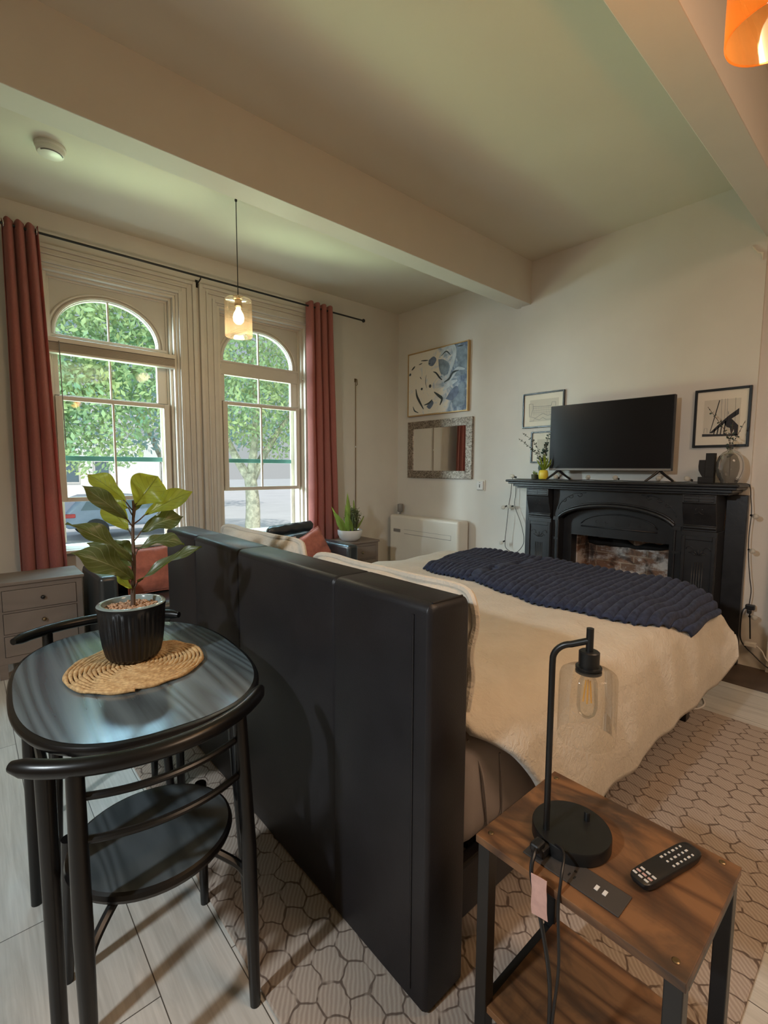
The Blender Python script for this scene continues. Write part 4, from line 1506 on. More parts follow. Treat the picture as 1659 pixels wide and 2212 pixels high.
for (y0, y1) in (PYL, PYR):
    pi_ = MB().box(3.915, 4.133, y0, y1, 0.006, 0.965).build('pilaster', M['mantel'], fp, smooth=0, bevel=0.004)
    b = MB()
    # raised border, fluting and a carved flower on the pilaster face
    w_ = y1 - y0
    for yy_ in (y0 + 0.004, y1 - 0.026):
        b.box(3.905, 3.916, yy_, yy_ + 0.022, 0.02, 0.93)
    b.box(3.905, 3.916, y0 + 0.026, y1 - 0.026, 0.90, 0.93)
    b.build('panel_border', M['mantel'], pi_, smooth=0, bevel=0.003)
    b = MB()
    yc_ = (y0 + y1) / 2
    for k in range(-2, 3):
        b.tube([(3.9145, yc_ + k * 0.016, 0.30), (3.9145, yc_ + k * 0.016, 0.74)], 0.0035, 6)
    for k in range(5):
        a0 = PI * (k + 0.5) / 5
        b.tube([(3.9145, yc_ + 0.010 * math.cos(a0) + 0.035 * t_ * math.cos(a0), 0.79 + 0.045 * t_ * math.sin(a0)) for t_ in (0, 0.5, 1)], [0.002, 0.005, 0.002], 6)
    for s_ in (-1, 1):
        b.tube([(3.9145, yc_ + s_ * (0.055 + 0.022 * math.cos(a)), 0.83 + 0.022 * math.sin(a)) for a in [0.6 * j for j in range(9)]], 0.003, 6)
    b.build('carving', M['mantel'], pi_, smooth=3.2)
    # corbel: tile, curved bracket, foot moulding
    cb = [(4.10, 1.228), (3.860, 1.228), (3.860, 1.168), (3.868, 1.160), (3.874, 1.120), (3.888, 1.075), (3.905, 1.030), (3.912, 1.005), (3.902, 0.998), (3.902, 0.985), (3.912, 0.980), (3.912, 0.965), (4.10, 0.965)]
    co = MB().prism(cb, 'y', y0 + 0.006, y1 - 0.006).build('corbel', M['mantel'], fp, smooth=0.3, bevel=0.003)
    b = MB()
    q0, q1 = y0 + 0.018, y1 - 0.018
    b.tube([(3.8595, q0, 1.178), (3.8595, q1, 1.178), (3.8595, q1, 1.218), (3.8595, q0, 1.218)], 0.0022, 6, closed=True)
    b.tube([(3.8595, q0, 1.198), (3.8595, q1, 1.198)], 0.0018, 6)
    b.tube([(3.8595, yc_, 1.178), (3.8595, yc_, 1.218)], 0.0018, 6)
    for s_ in (-1, 1):
        b.tube([(3.873 + 0.012 * (1 - math.cos(a * 0.3)), yc_ + s_ * (0.018 + 0.006 * a * math.cos(a)), 1.118 + 0.006 * a * math.sin(a)) for a in [0.5 * j for j in range(11)]], 0.0028, 6)
    b.build('carving', M['mantel'], co, smooth=3.2)
# centre panel with a broad flat arch cut out of it
AY0, AY1 = 1.222, 2.135
ac = (AY0 + AY1) / 2
ah = (AY1 - AY0) / 2


def archz(y, base=0.975, rise=0.165, h=ah):
    t_ = (y - ac) / h
    return base + rise * math.sqrt(max(0, 1 - t_ * t_ * 0.92)) - rise * math.sqrt(0.08)


N = 30
ap = [(AY1 - (AY1 - AY0) * k / N, archz(AY1 - (AY1 - AY0) * k / N)) for k in range(N + 1)]
poly = [(PYR[1], 0.006), (PYR[1], MS - 0.078), (PYL[0], MS - 0.078), (PYL[0], 0.006), (AY1, 0.006)] + ap + [(AY0, 0.006)]
MB().prism(poly, 'x', 3.945, 4.133).build('front_panel', M['mantel'], fp, smooth=0)
b = MB()
b.tube([(3.940, y, z + 0.012) for y, z in ap], 0.017, 8)
b.tube([(3.944, y, z + 0.034) for y, z in ap], 0.008, 8)
for y in (AY0, AY1):
    b.tube([(3.945, y - (0.008 if y == AY0 else -0.008), 0.01), (3.945, y - (0.008 if y == AY0 else -0.008), 0.965)], 0.010, 8)
    s_ = 1 if y == AY1 else -1
    b.box(3.93, 3.95, min(y, y + s_ * 0.05), max(y, y + s_ * 0.05), 0.955, 0.985)
    b.box(3.935, 3.95, min(y, y + s_ * 0.055), max(y, y + s_ * 0.055), 0.78, 0.80)
b.build('arch_moulding', M['mantel'], fp, smooth=0.9)
# recessed plate with the rectangular fire opening
poly = [(AY0 + 0.001, 0.006), (AY0 + 0.001, archz(AY0) - 0.002)] + [(y, z - 0.002) for y, z in reversed(ap)][1:-1] + [(AY1 - 0.001, archz(AY1) - 0.002), (AY1 - 0.001, 0.006), (FY1, 0.006), (FY1, FZ - 0.005), (FY0, FZ - 0.005), (FY0, 0.006)]
MB().prism(poly, 'x', 4.03, 4.133).build('inner_plate', M['mantel'], fp, smooth=0)
b = MB()
tp = [(1.974 - (1.974 - 1.36) * k / 20) for k in range(21)]
b.tube([(4.028, y, 0.915 + 0.115 * math.sqrt(max(0, 1 - ((y - 1.667) / 0.312) ** 2))) for y in tp], 0.006, 8)
b.tube([(4.028, 1.974, 0.912), (4.028, 1.36, 0.912)], 0.006, 8)
for k in range(5):
    y = 1.50 + 0.085 * k
    b.tube([(4.029, y + 0.004 * a * math.cos(a + k), 0.955 + 0.004 * a * math.sin(a + k)) for a in [0.5 * j for j in range(9)]], 0.0025, 6)
b.build('tympanum_carving', M['mantel'], fp, smooth=3.2)
b = MB()
for (y, z, s_) in ((2.09, 1.14, 1), (2.03, 1.175, 1), (1.95, 1.19, 1), (1.27, 1.14, -1), (1.33, 1.175, -1), (1.41, 1.19, -1)):
    b.tube([(3.944, y + s_ * 0.0042 * a * math.cos(a), z + 0.0042 * a * math.sin(a)) for a in [0.45 * j for j in range(14)]], 0.0030, 6)
for s_, yc_ in ((1, 2.10), (-1, 1.26)):
    b.tube(smoothpath([(3.944, yc_ + s_ * 0.05, 1.05), (3.944, yc_ + s_ * 0.03, 1.10), (3.944, yc_ - s_ * 0.02, 1.15), (3.944, yc_ - s_ * 0.10, 1.195), (3.944, yc_ - s_ * 0.2, 1.205)], 6), 0.0028, 6)
b.build('carving', M['mantel'], fp, smooth=3.2)
# firebox
b = MB()
b.box(4.36, 4.40, FY0 - 0.02, FY1 + 0.02, 0.006, FZ + 0.10)
b.box(4.135, 4.36, FY0 - 0.0, FY0 + 0.010, 0.006, FZ).box(4.135, 4.36, FY1 - 0.010, FY1, 0.006, FZ)
b.box(4.135, 4.36, FY0 + 0.01, FY1 - 0.01, 0.006, 0.03).box(4.135, 4.36, FY0 + 0.01, FY1 - 0.01, FZ - 0.012, FZ - 0.001)
b.build('firebox', M['brick'], fp, smooth=0)
b = MB()
vv, ff = [], []
for i in range(40):
    y = FY0 + 0.012 + (FY1 - FY0 - 0.024) * i / 39
    zl = 0.735 + 0.03 * nz(y * 9, 1, 1) - 0.045 * (y - FY0) / 0.78 + 0.05 * max(0, (y - 1.6))
    zh = zl + 0.045 + 0.04 * nz(y * 7, 4, 2) + 0.05 * max(0, (y - 1.55)) * 2
    for j in range(6):
        t_ = j / 5
        vv.append((4.356 - 0.03 * math.sin(PI * t_) - 0.008 * nz(y * 30, t_ * 4, 3), y, zl + (zh - zl) * t_))
for i in range(39):
    for j in range(5):
        ff.append((i * 6 + j, i * 6 + j + 1, (i + 1) * 6 + j + 1, (i + 1) * 6 + j))
MB().add(vv, ff).build('soot_crust', M['soot'], fp, smooth=3.2, solid=0.006)

# ================================================================== television
tv = thing('television', 'black flat screen television standing on the mantel shelf', 'television', (3.96, 1.76, MS))
TY0, TY1, TZ0, TZ1 = 1.268, 2.262, 1.392, 1.958
MB().box(3.962, 4.000, TY0, TY1, TZ0, TZ1).build('housing', M['blackplastic'], tv, smooth=0, bevel=0.004)
MB().box(3.9600, 3.9625, TY0 + 0.006, TY1 - 0.006, TZ0 + 0.022, TZ1 - 0.006).build('screen', M['tv'], tv, smooth=0)
MB().box(3.9585, 3.9625, TY0 + 0.002, TY1 - 0.002, TZ0 + 0.002, TZ0 + 0.018).build('lower_bezel', M['greyplastic'], tv, smooth=0, bevel=0.001)
MB().box(3.9580, 3.9590, TY0 + 0.012, TY0 + 0.052, TZ0 + 0.006, TZ0 + 0.012).build('badge', M['chrome'], tv, smooth=0)
for y in (TY0 + 0.085, TY1 - 0.085):
    b = MB()
    for s_ in (-1, 1):
        b.tube([(3.98, y, TZ0 + 0.004), (3.98 - s_ * 0.025, y + s_ * 0.028, TZ0 - 0.030), (3.98 - s_ * 0.075, y + s_ * 0.072, MS + 0.008)], [0.011, 0.010, 0.008], 8)
    b.build('stand_leg', M['blackplastic'], tv)


# ================================================================== framed pictures
def picture(label, y0, y1, z0, z1, fw_, mat_w, x=XC, fd=0.022, fm=None):
    root = thing('framed_picture', label, 'picture', (x, (y0 + y1) / 2, z0), 0, 'black framed prints over the mantel')
    b_ = MB()
    b_.box(x - fd, x - 0.0005, y0, y0 + fw_, z0, z1).box(x - fd, x - 0.0005, y1 - fw_, y1, z0, z1)
    b_.box(x - fd, x - 0.0005, y0 + fw_, y1 - fw_, z0, z0 + fw_).box(x - fd, x - 0.0005, y0 + fw_, y1 - fw_, z1 - fw_, z1)
    b_.build('frame', fm or M['blackpaint'], root, smooth=0, bevel=0.002)
    MB().box(x - 0.010, x - 0.006, y0 + fw_, y1 - fw_, z0 + fw_, z1 - fw_).build('mat_board', M['mat_board'], root, smooth=0)
    pr_ = MB().box(x - 0.0115, x - 0.0101, y0 + fw_ + mat_w[0], y1 - fw_ - mat_w[1], z0 + fw_ + mat_w[2], z1 - fw_ - mat_w[3]).build('print', M['paper'], root, smooth=0)
    return root, pr_


def flatpoly(b_, pts, x, th=0.0006):
    return b_.prism(pts, 'x', x - th, x)


def strokes(b_, pts, w_, x, th=0.0006):
    """flat painted stroke with a taper, in the y-z plane; w_ a number or list"""
    P = [Vector((0, p[0], p[1])) for p in pts]
    n_ = len(P)
    ws = w_ if isinstance(w_, (list, tuple)) else [w_] * n_
    L_, R__ = [], []
    for i in range(n_):
        t_ = (P[min(i + 1, n_ - 1)] - P[max(i - 1, 0)]).normalized()
        nn_ = Vector((0, -t_.z, t_.y))
        L_.append(P[i] + nn_ * ws[i] / 2)
        R__.append(P[i] - nn_ * ws[i] / 2)
    for i in range(n_ - 1):
        q = [(L_[i].y, L_[i].z), (L_[i + 1].y, L_[i + 1].z), (R__[i + 1].y, R__[i + 1].z), (R__[i].y, R__[i].z)]
        b_.prism(q, 'x', x - th, x)
    return b_


# right: a drawbridge, beam and cables
r, p_ = picture('black framed bridge print right of the television above the glass vase', 0.842, 1.186, 1.566, 1.986, 0.017, (0.045, 0.045, 0.060, 0.062))
PX = XC - 0.0116


def pr(u, v, y0=0.842, y1=1.186, z0=1.566, z1=1.986):
    """u from the left edge of the frame as seen (high y), v up"""
    return (y1 - (y1 - y0) * u, z0 + (z1 - z0) * v)


b = MB()
flatpoly(b, [pr(0.30, 0.245), pr(0.47, 0.40), pr(0.62, 0.525), pr(0.80, 0.645), pr(0.80, 0.545), pr(0.68, 0.475), pr(0.55, 0.395), pr(0.36, 0.245)], PX)
flatpoly(b, [pr(0.17, 0.19), pr(0.80, 0.185), pr(0.80, 0.21), pr(0.17, 0.235)], PX)
flatpoly(b, [pr(0.56, 0.40), pr(0.68, 0.475), pr(0.80, 0.36), pr(0.80, 0.20), pr(0.74, 0.20), pr(0.73, 0.30), pr(0.69, 0.20), pr(0.66, 0.32), pr(0.60, 0.34)], PX)
for u in (0.38, 0.44, 0.50, 0.56):
    strokes(b, [pr(u, 0.22), pr(u + 0.02, 0.25 + (u - 0.3) * 0.75)], 0.007, PX)
strokes(b, [pr(0.31, 0.25), pr(0.39, 0.56), pr(0.45, 0.80)], [0.004, 0.006, 0.006], PX)
b.build('ink_drawing', M['ink'], p_, smooth=0)
b = MB()
for u in (0.50, 0.56, 0.60, 0.74):
    strokes(b, [pr(u, 0.42), pr(u - 0.01, 0.82)], 0.0022, PX)
strokes(b, [pr(0.20, 0.25), pr(0.205, 0.33), pr(0.255, 0.33), pr(0.26, 0.25)], 0.003, PX)
strokes(b, [pr(0.62, 0.55), pr(0.615, 0.60)], 0.004, PX)
b.build('ink_wash', M['ink_grey'], p_, smooth=0)

# upper left: a line sketch of a bridge with towers and arches
r, p_ = picture('black framed bridge sketch left of the television, the upper of two', 2.222, 2.648, 1.795, 2.122, 0.014, (0.045, 0.060, 0.045, 0.050))


def pr2(u, v):
    return pr(u, v, 2.222, 2.648, 1.795, 2.122)


b = MB()
strokes(b, [pr2(0.16, 0.70), pr2(0.25, 0.69), pr2(0.255, 0.55), pr2(0.20, 0.32), pr2(0.17, 0.32), pr2(0.155, 0.70)], 0.004, PX)
strokes(b, [pr2(0.25, 0.62), pr2(0.48, 0.60), pr2(0.70, 0.60)], 0.004, PX)
strokes(b, [pr2(0.70, 0.60), pr2(0.71, 0.70), pr2(0.80, 0.69), pr2(0.80, 0.58)], 0.004, PX)
strokes(b, [pr2(0.20, 0.33), pr2(0.32, 0.28), pr2(0.50, 0.40), pr2(0.62, 0.33), pr2(0.74, 0.36)], 0.004, PX)
strokes(b, [pr2(0.17, 0.20), pr2(0.28, 0.20), pr2(0.29, 0.27), pr2(0.42, 0.22), pr2(0.50, 0.29), pr2(0.58, 0.22), pr2(0.76, 0.22)], 0.004, PX)
b.build('ink_drawing', M['ink_grey'], p_, smooth=0)
b = MB()
for k in range(11):
    strokes(b, [pr2(0.27 + 0.04 * k, 0.60), pr2(0.265 + 0.04 * k, 0.36)], 0.0016, PX)
for k in range(3):
    strokes(b, [pr2(0.26, 0.56 - 0.06 * k), pr2(0.70, 0.55 - 0.06 * k)], 0.0016, PX)
b.build('ink_wash', M['ink_grey'], p_, smooth=0)
# lower left: mostly hidden behind the television
r, p_ = picture('black framed print half hidden behind the left edge of the television, below the bridge sketch', 2.205, 2.548, 1.462, 1.758, 0.014, (0.060, 0.050, 0.035, 0.060))

# ------------------------------------------------------------------ abstract canvas and mirror on the side wall
X2 = XR
ar = thing('painting', 'abstract blue, white and grey canvas in a thin pale gold frame over the mirror', 'painting', (X2, 3.795, 2.03))
ay0, ay1, az0, az1 = 3.335, 4.262, 2.030, 2.776
b = MB()
b.box(X2 - 0.042, X2 - 0.001, ay0, ay0 + 0.012, az0, az1).box(X2 - 0.042, X2 - 0.001, ay1 - 0.012, ay1, az0, az1)
b.box(X2 - 0.042, X2 - 0.001, ay0 + 0.012, ay1 - 0.012, az0, az0 + 0.012).box(X2 - 0.042, X2 - 0.001, ay0 + 0.012, ay1 - 0.012, az1 - 0.012, az1)
b.build('frame', M['goldframe'], ar, smooth=0, bevel=0.001)
me_c = MB()
yc_, zc_ = (ay0 + ay1) / 2, (az0 + az1) / 2
me_c.box(-0.010, 0.010, ay0 + 0.014 - yc_, ay1 - 0.014 - yc_, az0 + 0.014 - zc_, az1 - 0.014 - zc_)
cv = me_c.build('canvas', M['abstract'], None, smooth=0)
cv.parent = ar
cv.location = (X2 - 0.026 - ar.location.x, yc_ - ar.location.y, zc_ - ar.location.z)
CXX = X2 - 0.0362


def pa_(u, v):
    """u 0..1 left to right as seen, v 0..1 bottom to top of the canvas"""
    return (ay1 - (ay1 - ay0) * u, az0 + (az1 - az0) * v)


def curve2(pts, n=7):
    return [(p.y, p.z) for p in smoothpath([(0, *pa_(u, v)) for u, v in pts], n)]


def taper(n_, w_):
    return [w_ * (0.25 + 0.75 * math.sin(PI * (i + 0.4) / n_)) for i in range(n_)]


def paint(name, mat_, items, x=CXX):
    b_ = MB()
    for pts, w_ in items:
        c_ = curve2(pts)
        strokes(b_, c_, taper(len(c_), w_), x, 0.0010)
    o_ = b_.build(name, mat_, cv, smooth=0)
    o_['kind'] = 'stuff'
    return o_


def blob(pts):
    return [(p.y, p.z) for p in smoothpath([(0, *pa_(u, v)) for u, v in pts + pts[:1]], 5)][:-1]


b = MB()
for pts in ([(0.80, 0.86), (0.90, 0.93), (0.97, 0.86), (0.97, 0.56), (0.86, 0.52), (0.78, 0.55), (0.84, 0.70)],
            [(0.53, 0.82), (0.62, 0.80), (0.70, 0.72), (0.68, 0.60), (0.61, 0.56), (0.55, 0.66)],
            [(0.74, 0.24), (0.84, 0.36), (0.93, 0.42), (0.96, 0.30), (0.95, 0.10), (0.84, 0.08), (0.76, 0.14)]):
    flatpoly(b, blob(pts), CXX + 0.0004, 0.0006)
b.build('slate_paintwork', M['painthalf'], cv, smooth=0)['kind'] = 'stuff'
b = MB()
for pts in ([(0.37, 0.84), (0.45, 0.88), (0.50, 0.82), (0.44, 0.74), (0.37, 0.77)], [(0.66, 0.21), (0.74, 0.32), (0.83, 0.38), (0.86, 0.28), (0.76, 0.18)],
            [(0.34, 0.13), (0.42, 0.22), (0.46, 0.17), (0.40, 0.09)]):
    flatpoly(b, blob(pts), CXX - 0.0002, 0.0006)
b.build('blue_paintwork', M['paintblue'], cv, smooth=0)['kind'] = 'stuff'
paint('pale_paintwork', M['paintpale'], [([(0.55, 0.84), (0.64, 0.95), (0.76, 0.96), (0.79, 0.84), (0.74, 0.66), (0.68, 0.52)], 0.055), ([(0.60, 0.58), (0.66, 0.48), (0.74, 0.52), (0.84, 0.62), (0.95, 0.60)], 0.05),
                                      ([(0.62, 0.34), (0.72, 0.42), (0.84, 0.46)], 0.05)], CXX - 0.0008)
paint('dark_paintwork', M['paintdark'], [([(0.45, 0.65), (0.50, 0.62), (0.56, 0.54), (0.60, 0.50)], 0.020), ([(0.63, 0.46), (0.71, 0.50), (0.77, 0.58), (0.86, 0.60)], 0.028), ([(0.58, 0.86), (0.66, 0.91), (0.73, 0.84)], 0.014),
                                      ([(0.15, 0.43), (0.17, 0.32), (0.22, 0.22), (0.29, 0.10)], 0.030), ([(0.10, 0.16), (0.13, 0.09), (0.20, 0.05)], 0.016), ([(0.47, 0.34), (0.54, 0.28), (0.60, 0.22), (0.57, 0.13)], 0.034),
                                      ([(0.30, 0.16), (0.38, 0.18), (0.44, 0.23)], 0.02), ([(0.20, 0.80), (0.26, 0.815)], 0.012), ([(0.03, 0.66), (0.055, 0.69)], 0.03), ([(0.07, 0.74), (0.13, 0.79)], 0.02),
                                      ([(0.37, 0.785), (0.40, 0.785)], 0.012), ([(0.33, 0.62), (0.32, 0.52), (0.34, 0.42)], 0.006), ([(0.24, 0.41), (0.27, 0.425)], 0.03), ([(0.38, 0.44), (0.42, 0.44)], 0.040), ([(0.22, 0.61), (0.25, 0.57)], 0.01),
                                      ([(0.24, 0.855), (0.36, 0.84)], 0.014), ([(0.83, 0.945), (0.92, 0.94)], 0.014)], CXX - 0.0014)

mi = thing('mirror', 'rectangular mirror in a wide hammered silver frame under the painting', 'mirror', (X2, 3.77, 1.292))
my0, my1, mz0, mz1, mw = 3.272, 4.265, 1.292, 1.966, 0.088
b = MB()
for (ya_, yb_, za_, zb_) in ((my0, my0 + mw, mz0, mz1), (my1 - mw, my1, mz0, mz1), (my0 + mw, my1 - mw, mz0, mz0 + mw), (my0 + mw, my1 - mw, mz1 - mw, mz1)):
    b.box(X2 - 0.030, X2 - 0.001, ya_, yb_, za_, zb_)
b.build('frame', M['mosaic'], mi, smooth=0, bevel=0.002)
MB().box(X2 - 0.020, X2 - 0.012, my0 + mw - 0.002, my1 - mw + 0.002, mz0 + mw - 0.002, mz1 - mw + 0.002).build('mirror_glass', M['mirror'], mi, smooth=0)

# ------------------------------------------------------------------ wall things
th = thing('thermostat', 'small white square thermostat on the wall left of the fireplace', 'thermostat', (X2, 3.152, 1.17))
MB().box(X2 - 0.012, X2 - 0.001, 3.100, 3.205, 1.170, 1.285).build('back_plate', M['whiteplastic'], th, smooth=0, bevel=0.004)
MB().box(X2 - 0.032, X2 - 0.012, 3.112, 3.198, 1.178, 1.277).build('body', M['ceramicwhite'], th, smooth=0, bevel=0.012, bseg=3)
b = MB()
b.prism([(3.166, 1.236), (3.144, 1.236), (3.155, 1.222)], 'x', X2 - 0.0335, X2 - 0.0318).box(X2 - 0.0335, X2 - 0.0318, 3.150, 3.160, 1.205, 1.222)
b.box(X2 - 0.0335, X2 - 0.0318, 3.148, 3.162, 1.256, 1.260)
b.build('symbol', M['blackplastic'], th, smooth=0)

ACX = 3.955
he = thing('wall_heater', 'white wall mounted heater unit with rounded edges under the mirror', 'heater', (4.06, 3.85, 0.235))
MB().box(ACX, XR - 0.0185, 3.295, 4.398, 0.238, 0.836).build('casing', M['whiteplastic'], he, smooth=0.4, bevel=0.028, bseg=4)
b = MB()
for (ya_, yb_, za_, zb_) in ((3.396, 4.134, 0.670, 0.6725), (3.396, 4.134, 0.6185, 0.623), (3.394, 3.397, 0.6185, 0.6725)):
    b.box(ACX - 0.0012, ACX + 0.004, ya_, yb_, za_, zb_)
b.build('vent_flap', M['greyplastic'], he, smooth=0)
MB().box(ACX - 0.0012, ACX + 0.004, 4.200, 4.322, 0.630, 0.668).build('display', M['greyplastic'], he, smooth=0, bevel=0.001)
b = MB()
for y in (3.45, 4.33):
    b.box(4.03, 4.07, y - 0.02, y + 0.02, 0.0, 0.24)
b.build('foot', M['greyplastic'], he, smooth=0)
cn = thing('canister', 'small smoky glass canister standing on the left end of the white heater', 'canister', (4.085, 4.345, 0.836))
MB().lathe([(0.020, 0.0), (0.012, 0.006), (0.010, 0.022), (0.032, 0.030), (0.038, 0.040), (0.038, 0.122), (0.034, 0.128)], (4.085, 4.345, 0.8365), 20).build('body', M['greyplastic'], cn, smooth=0.6)
MB().lathe([(0.012, 0.045), (0.012, 0.130)], (4.060, 4.358, 0.8365), 12).build('tube', M['whiteplastic'], cn, smooth=0.6)

wc = thing('hanging_cable', 'thin metal cord hanging from a hook on the wall right of the right curtain', 'cord', (3.473, YW, 1.06))
MB().tube([(3.474, YW - 0.012, 2.41), (3.4735, YW - 0.010, 1.75), (3.472, YW - 0.010, 0.80)], 0.0042, 8).build('cord', M['brass'], wc)
b = MB().box(3.462, 3.486, YW - 0.012, YW - 0.001, 2.40, 2.44)
b.tube([(3.474, YW - 0.010, 2.43), (3.478, YW - 0.035, 2.425), (3.482, YW - 0.035, 2.37), (3.476, YW - 0.012, 2.36)], 0.005, 8)
b.build('hook', M['brass'], wc)
MB().sphere((3.473, YW - 0.012, 1.655), 0.010, 12, 8).build('bead', M['ceramicwhite'], wc)

sd = thing('smoke_detector', 'round white smoke detector on the ceiling above the left curtain', 'smoke detector', (0.495, 3.59, ZB))
MB().lathe([(0.080, 0.0), (0.080, -0.012), (0.074, -0.020), (0.072, -0.038), (0.066, -0.046), (0.052, -0.050), (0.001, -0.051)], (0.495, 3.59, ZB - 0.0005), 40, cap1=False).build('body', M['whiteplastic'], sd, smooth=0.5)
MB().tube([(0.495 + 0.060 * math.cos(a), 3.59 + 0.060 * math.sin(a), ZB - 0.049) for a in [-2.6 + 0.12 * k for k in range(20)]], 0.004, 6).build('vent_slot', M['greyplastic'], sd)


# ------------------------------------------------------------------ pendants
def pendant(label, x, y, zb, glass, glowm, energy, col, zc):
    root = thing('pendant_lamp', label, 'pendant lamp', (x, y, zc), 0, 'cylinder glass pendants')
    MB().lathe([(0.009, 0), (0.009, -0.010), (0.004, -0.018)], (x, y, zc - 0.0005), 24).build('canopy', M['blackmetal'], root, smooth=0.6)
    MB().tube([(x, y, zc - 0.02), (x, y, zb + 0.292)], 0.0034, 8).build('cord', M['blackmetal'], root)
    MB().lathe([(0.005, 0.295), (0.010, 0.280), (0.030, 0.268), (0.034, 0.262), (0.026, 0.258), (0.026, 0.212), (0.021, 0.205)], (x, y, zb), 24).build('socket', M['brass'], root, smooth=0.6)
    MB().lathe([(0.030, 0.2635), (0.088, 0.2625), (0.0945, 0.258), (0.096, 0.250), (0.096, 0.004), (0.0945, 0.0), (0.0925, 0.004)], (x, y, zb), 48, cap0=False, cap1=False).build('glass_shade', glass, root, smooth=0.9)
    bu_ = MB().lathe([(0.014, 0.210), (0.018, 0.190), (0.034, 0.160), (0.040, 0.135), (0.036, 0.108), (0.020, 0.090), (0.001, 0.086)], (x, y, zb), 28, cap1=False).build('bulb', glowm, root, smooth=0.9)
    light('pendant_bulb_light', 'POINT', (x, y, zb + 0.05), energy, col, shadow_soft_size=0.05)
    return root


pendant('clear glass cylinder pendant with glowing bulb hanging in front of the right window', 1.563, 3.391, 2.356, M['paleamber'], M['glow'], 10, (1.0, 0.80, 0.55), ZB)
pendant('amber glowing glass pendant at the top right near the ceiling beam', 1.385, 0.285, 2.352, M['amber'], M['glow2'], 15, (1.0, 0.56, 0.22), ZC)


# ================================================================== bedside drawer units in the window corners
def nightstand(label, x0, x1, y0, y1, h, knobs, nd=3):
    root = thing('nightstand', label, 'drawer unit', ((x0 + x1) / 2, (y0 + y1) / 2, 0), 0, 'taupe drawer units by the windows')
    b_ = MB().box(x0 + 0.012, x1 - 0.012, y0 + 0.014, y1 - 0.005, 0.10, h - 0.024)
    b_.build('carcass', M['greywood'], root, smooth=0, bevel=0.003)
    MB().box(x0, x1, y0, y1, h - 0.024, h).build('top', M['greywood'], root, smooth=0, bevel=0.006)
    for x in (x0 + 0.014, x1 - 0.059):
        for y in (y0 + 0.016, y1 - 0.055):
            MB().box(x, x + 0.045, y, y + 0.045, 0.0, 0.10).build('leg', M['greywood'], root, smooth=0, bevel=0.002)
    dh = (h - 0.19) / nd
    for k in range(nd):
        zt = h - 0.058 - k * dh
        dr = MB().box(x0 + 0.050, x1 - 0.052, y0 + 0.008, y0 + 0.016, zt - dh + 0.018, zt).build('drawer', M['greywood'], root, smooth=0, bevel=0.003)
        b2 = frame_rect(MB(), x0 + 0.0475, x1 - 0.0495, zt - dh + 0.0155, zt + 0.0025, y0 + 0.0125, y0 + 0.0145, 0.0025)
        b2.build('shadow_gap', M['blackpaint'], dr, smooth=0)
        MB().sphere(((x0 + x1) / 2 + 0.010, y0 - 0.008, zt - dh / 2 + 0.010), 0.0135, 14, 8, (1, 0.9, 1)).build('knob', knobs[k % len(knobs)], dr)
    return root


nightstand('taupe three drawer unit left of the sofa below the left curtain', 0.088, 0.600, 3.910, 4.290, 0.650, [M['blackmetal'], M['brass'], M['brass']])
nightstand('taupe drawer unit right of the sofa under the snake plant', 2.880, 3.385, 3.920, 4.290, 0.628, [M['brass']])

# snake plant in a white bowl
BW = (3.080, 4.060)
BZ = 0.628
sn = thing('potted_snake_plant', 'snake plant with yellow edged leaves in a white bowl on the right drawer unit', 'potted plant', (BW[0], BW[1], BZ))
MB().lathe([(0.070, 0.0), (0.078, 0.002), (0.110, 0.030), (0.130, 0.075), (0.1335, 0.115), (0.1315, 0.120), (0.128, 0.115), (0.122, 0.075), (0.10, 0.04)], (BW[0], BW[1], BZ + 0.0005), 48, cap1=False).build('bowl', M['ceramicwhite'], sn, smooth=0.9)
MB().lathe([(0.001, 0.105), (0.127, 0.105)], (BW[0], BW[1], BZ), 32, cap0=False, cap1=False).build('soil', M['soil'], sn, smooth=0)
for B, T, hw in (((3.045, 4.06, 0.72), (3.040, 4.05, 1.150), 0.026), ((3.040, 4.03, 0.72), (3.010, 4.02, 0.985), 0.022), ((3.010, 4.06, 0.72), (2.855, 4.04, 0.950), 0.040), ((3.000, 4.08, 0.72), (2.862, 4.09, 1.005), 0.016),
                 ((3.085, 4.02, 0.72), (3.005, 4.00, 0.925), 0.018), ((3.145, 4.09, 0.72), (3.160, 4.10, 1.062), 0.022), ((3.155, 4.07, 0.72), (3.275, 4.06, 0.885), 0.012), ((3.06, 4.10, 0.72), (3.065, 4.12, 1.02), 0.020)):
    leaf(B, T, hw, 0.95, 0.05, M['snake'], sn, wav=0.2, shape='blade', cup=0.3)
b = MB()
rnd = random.Random(3)
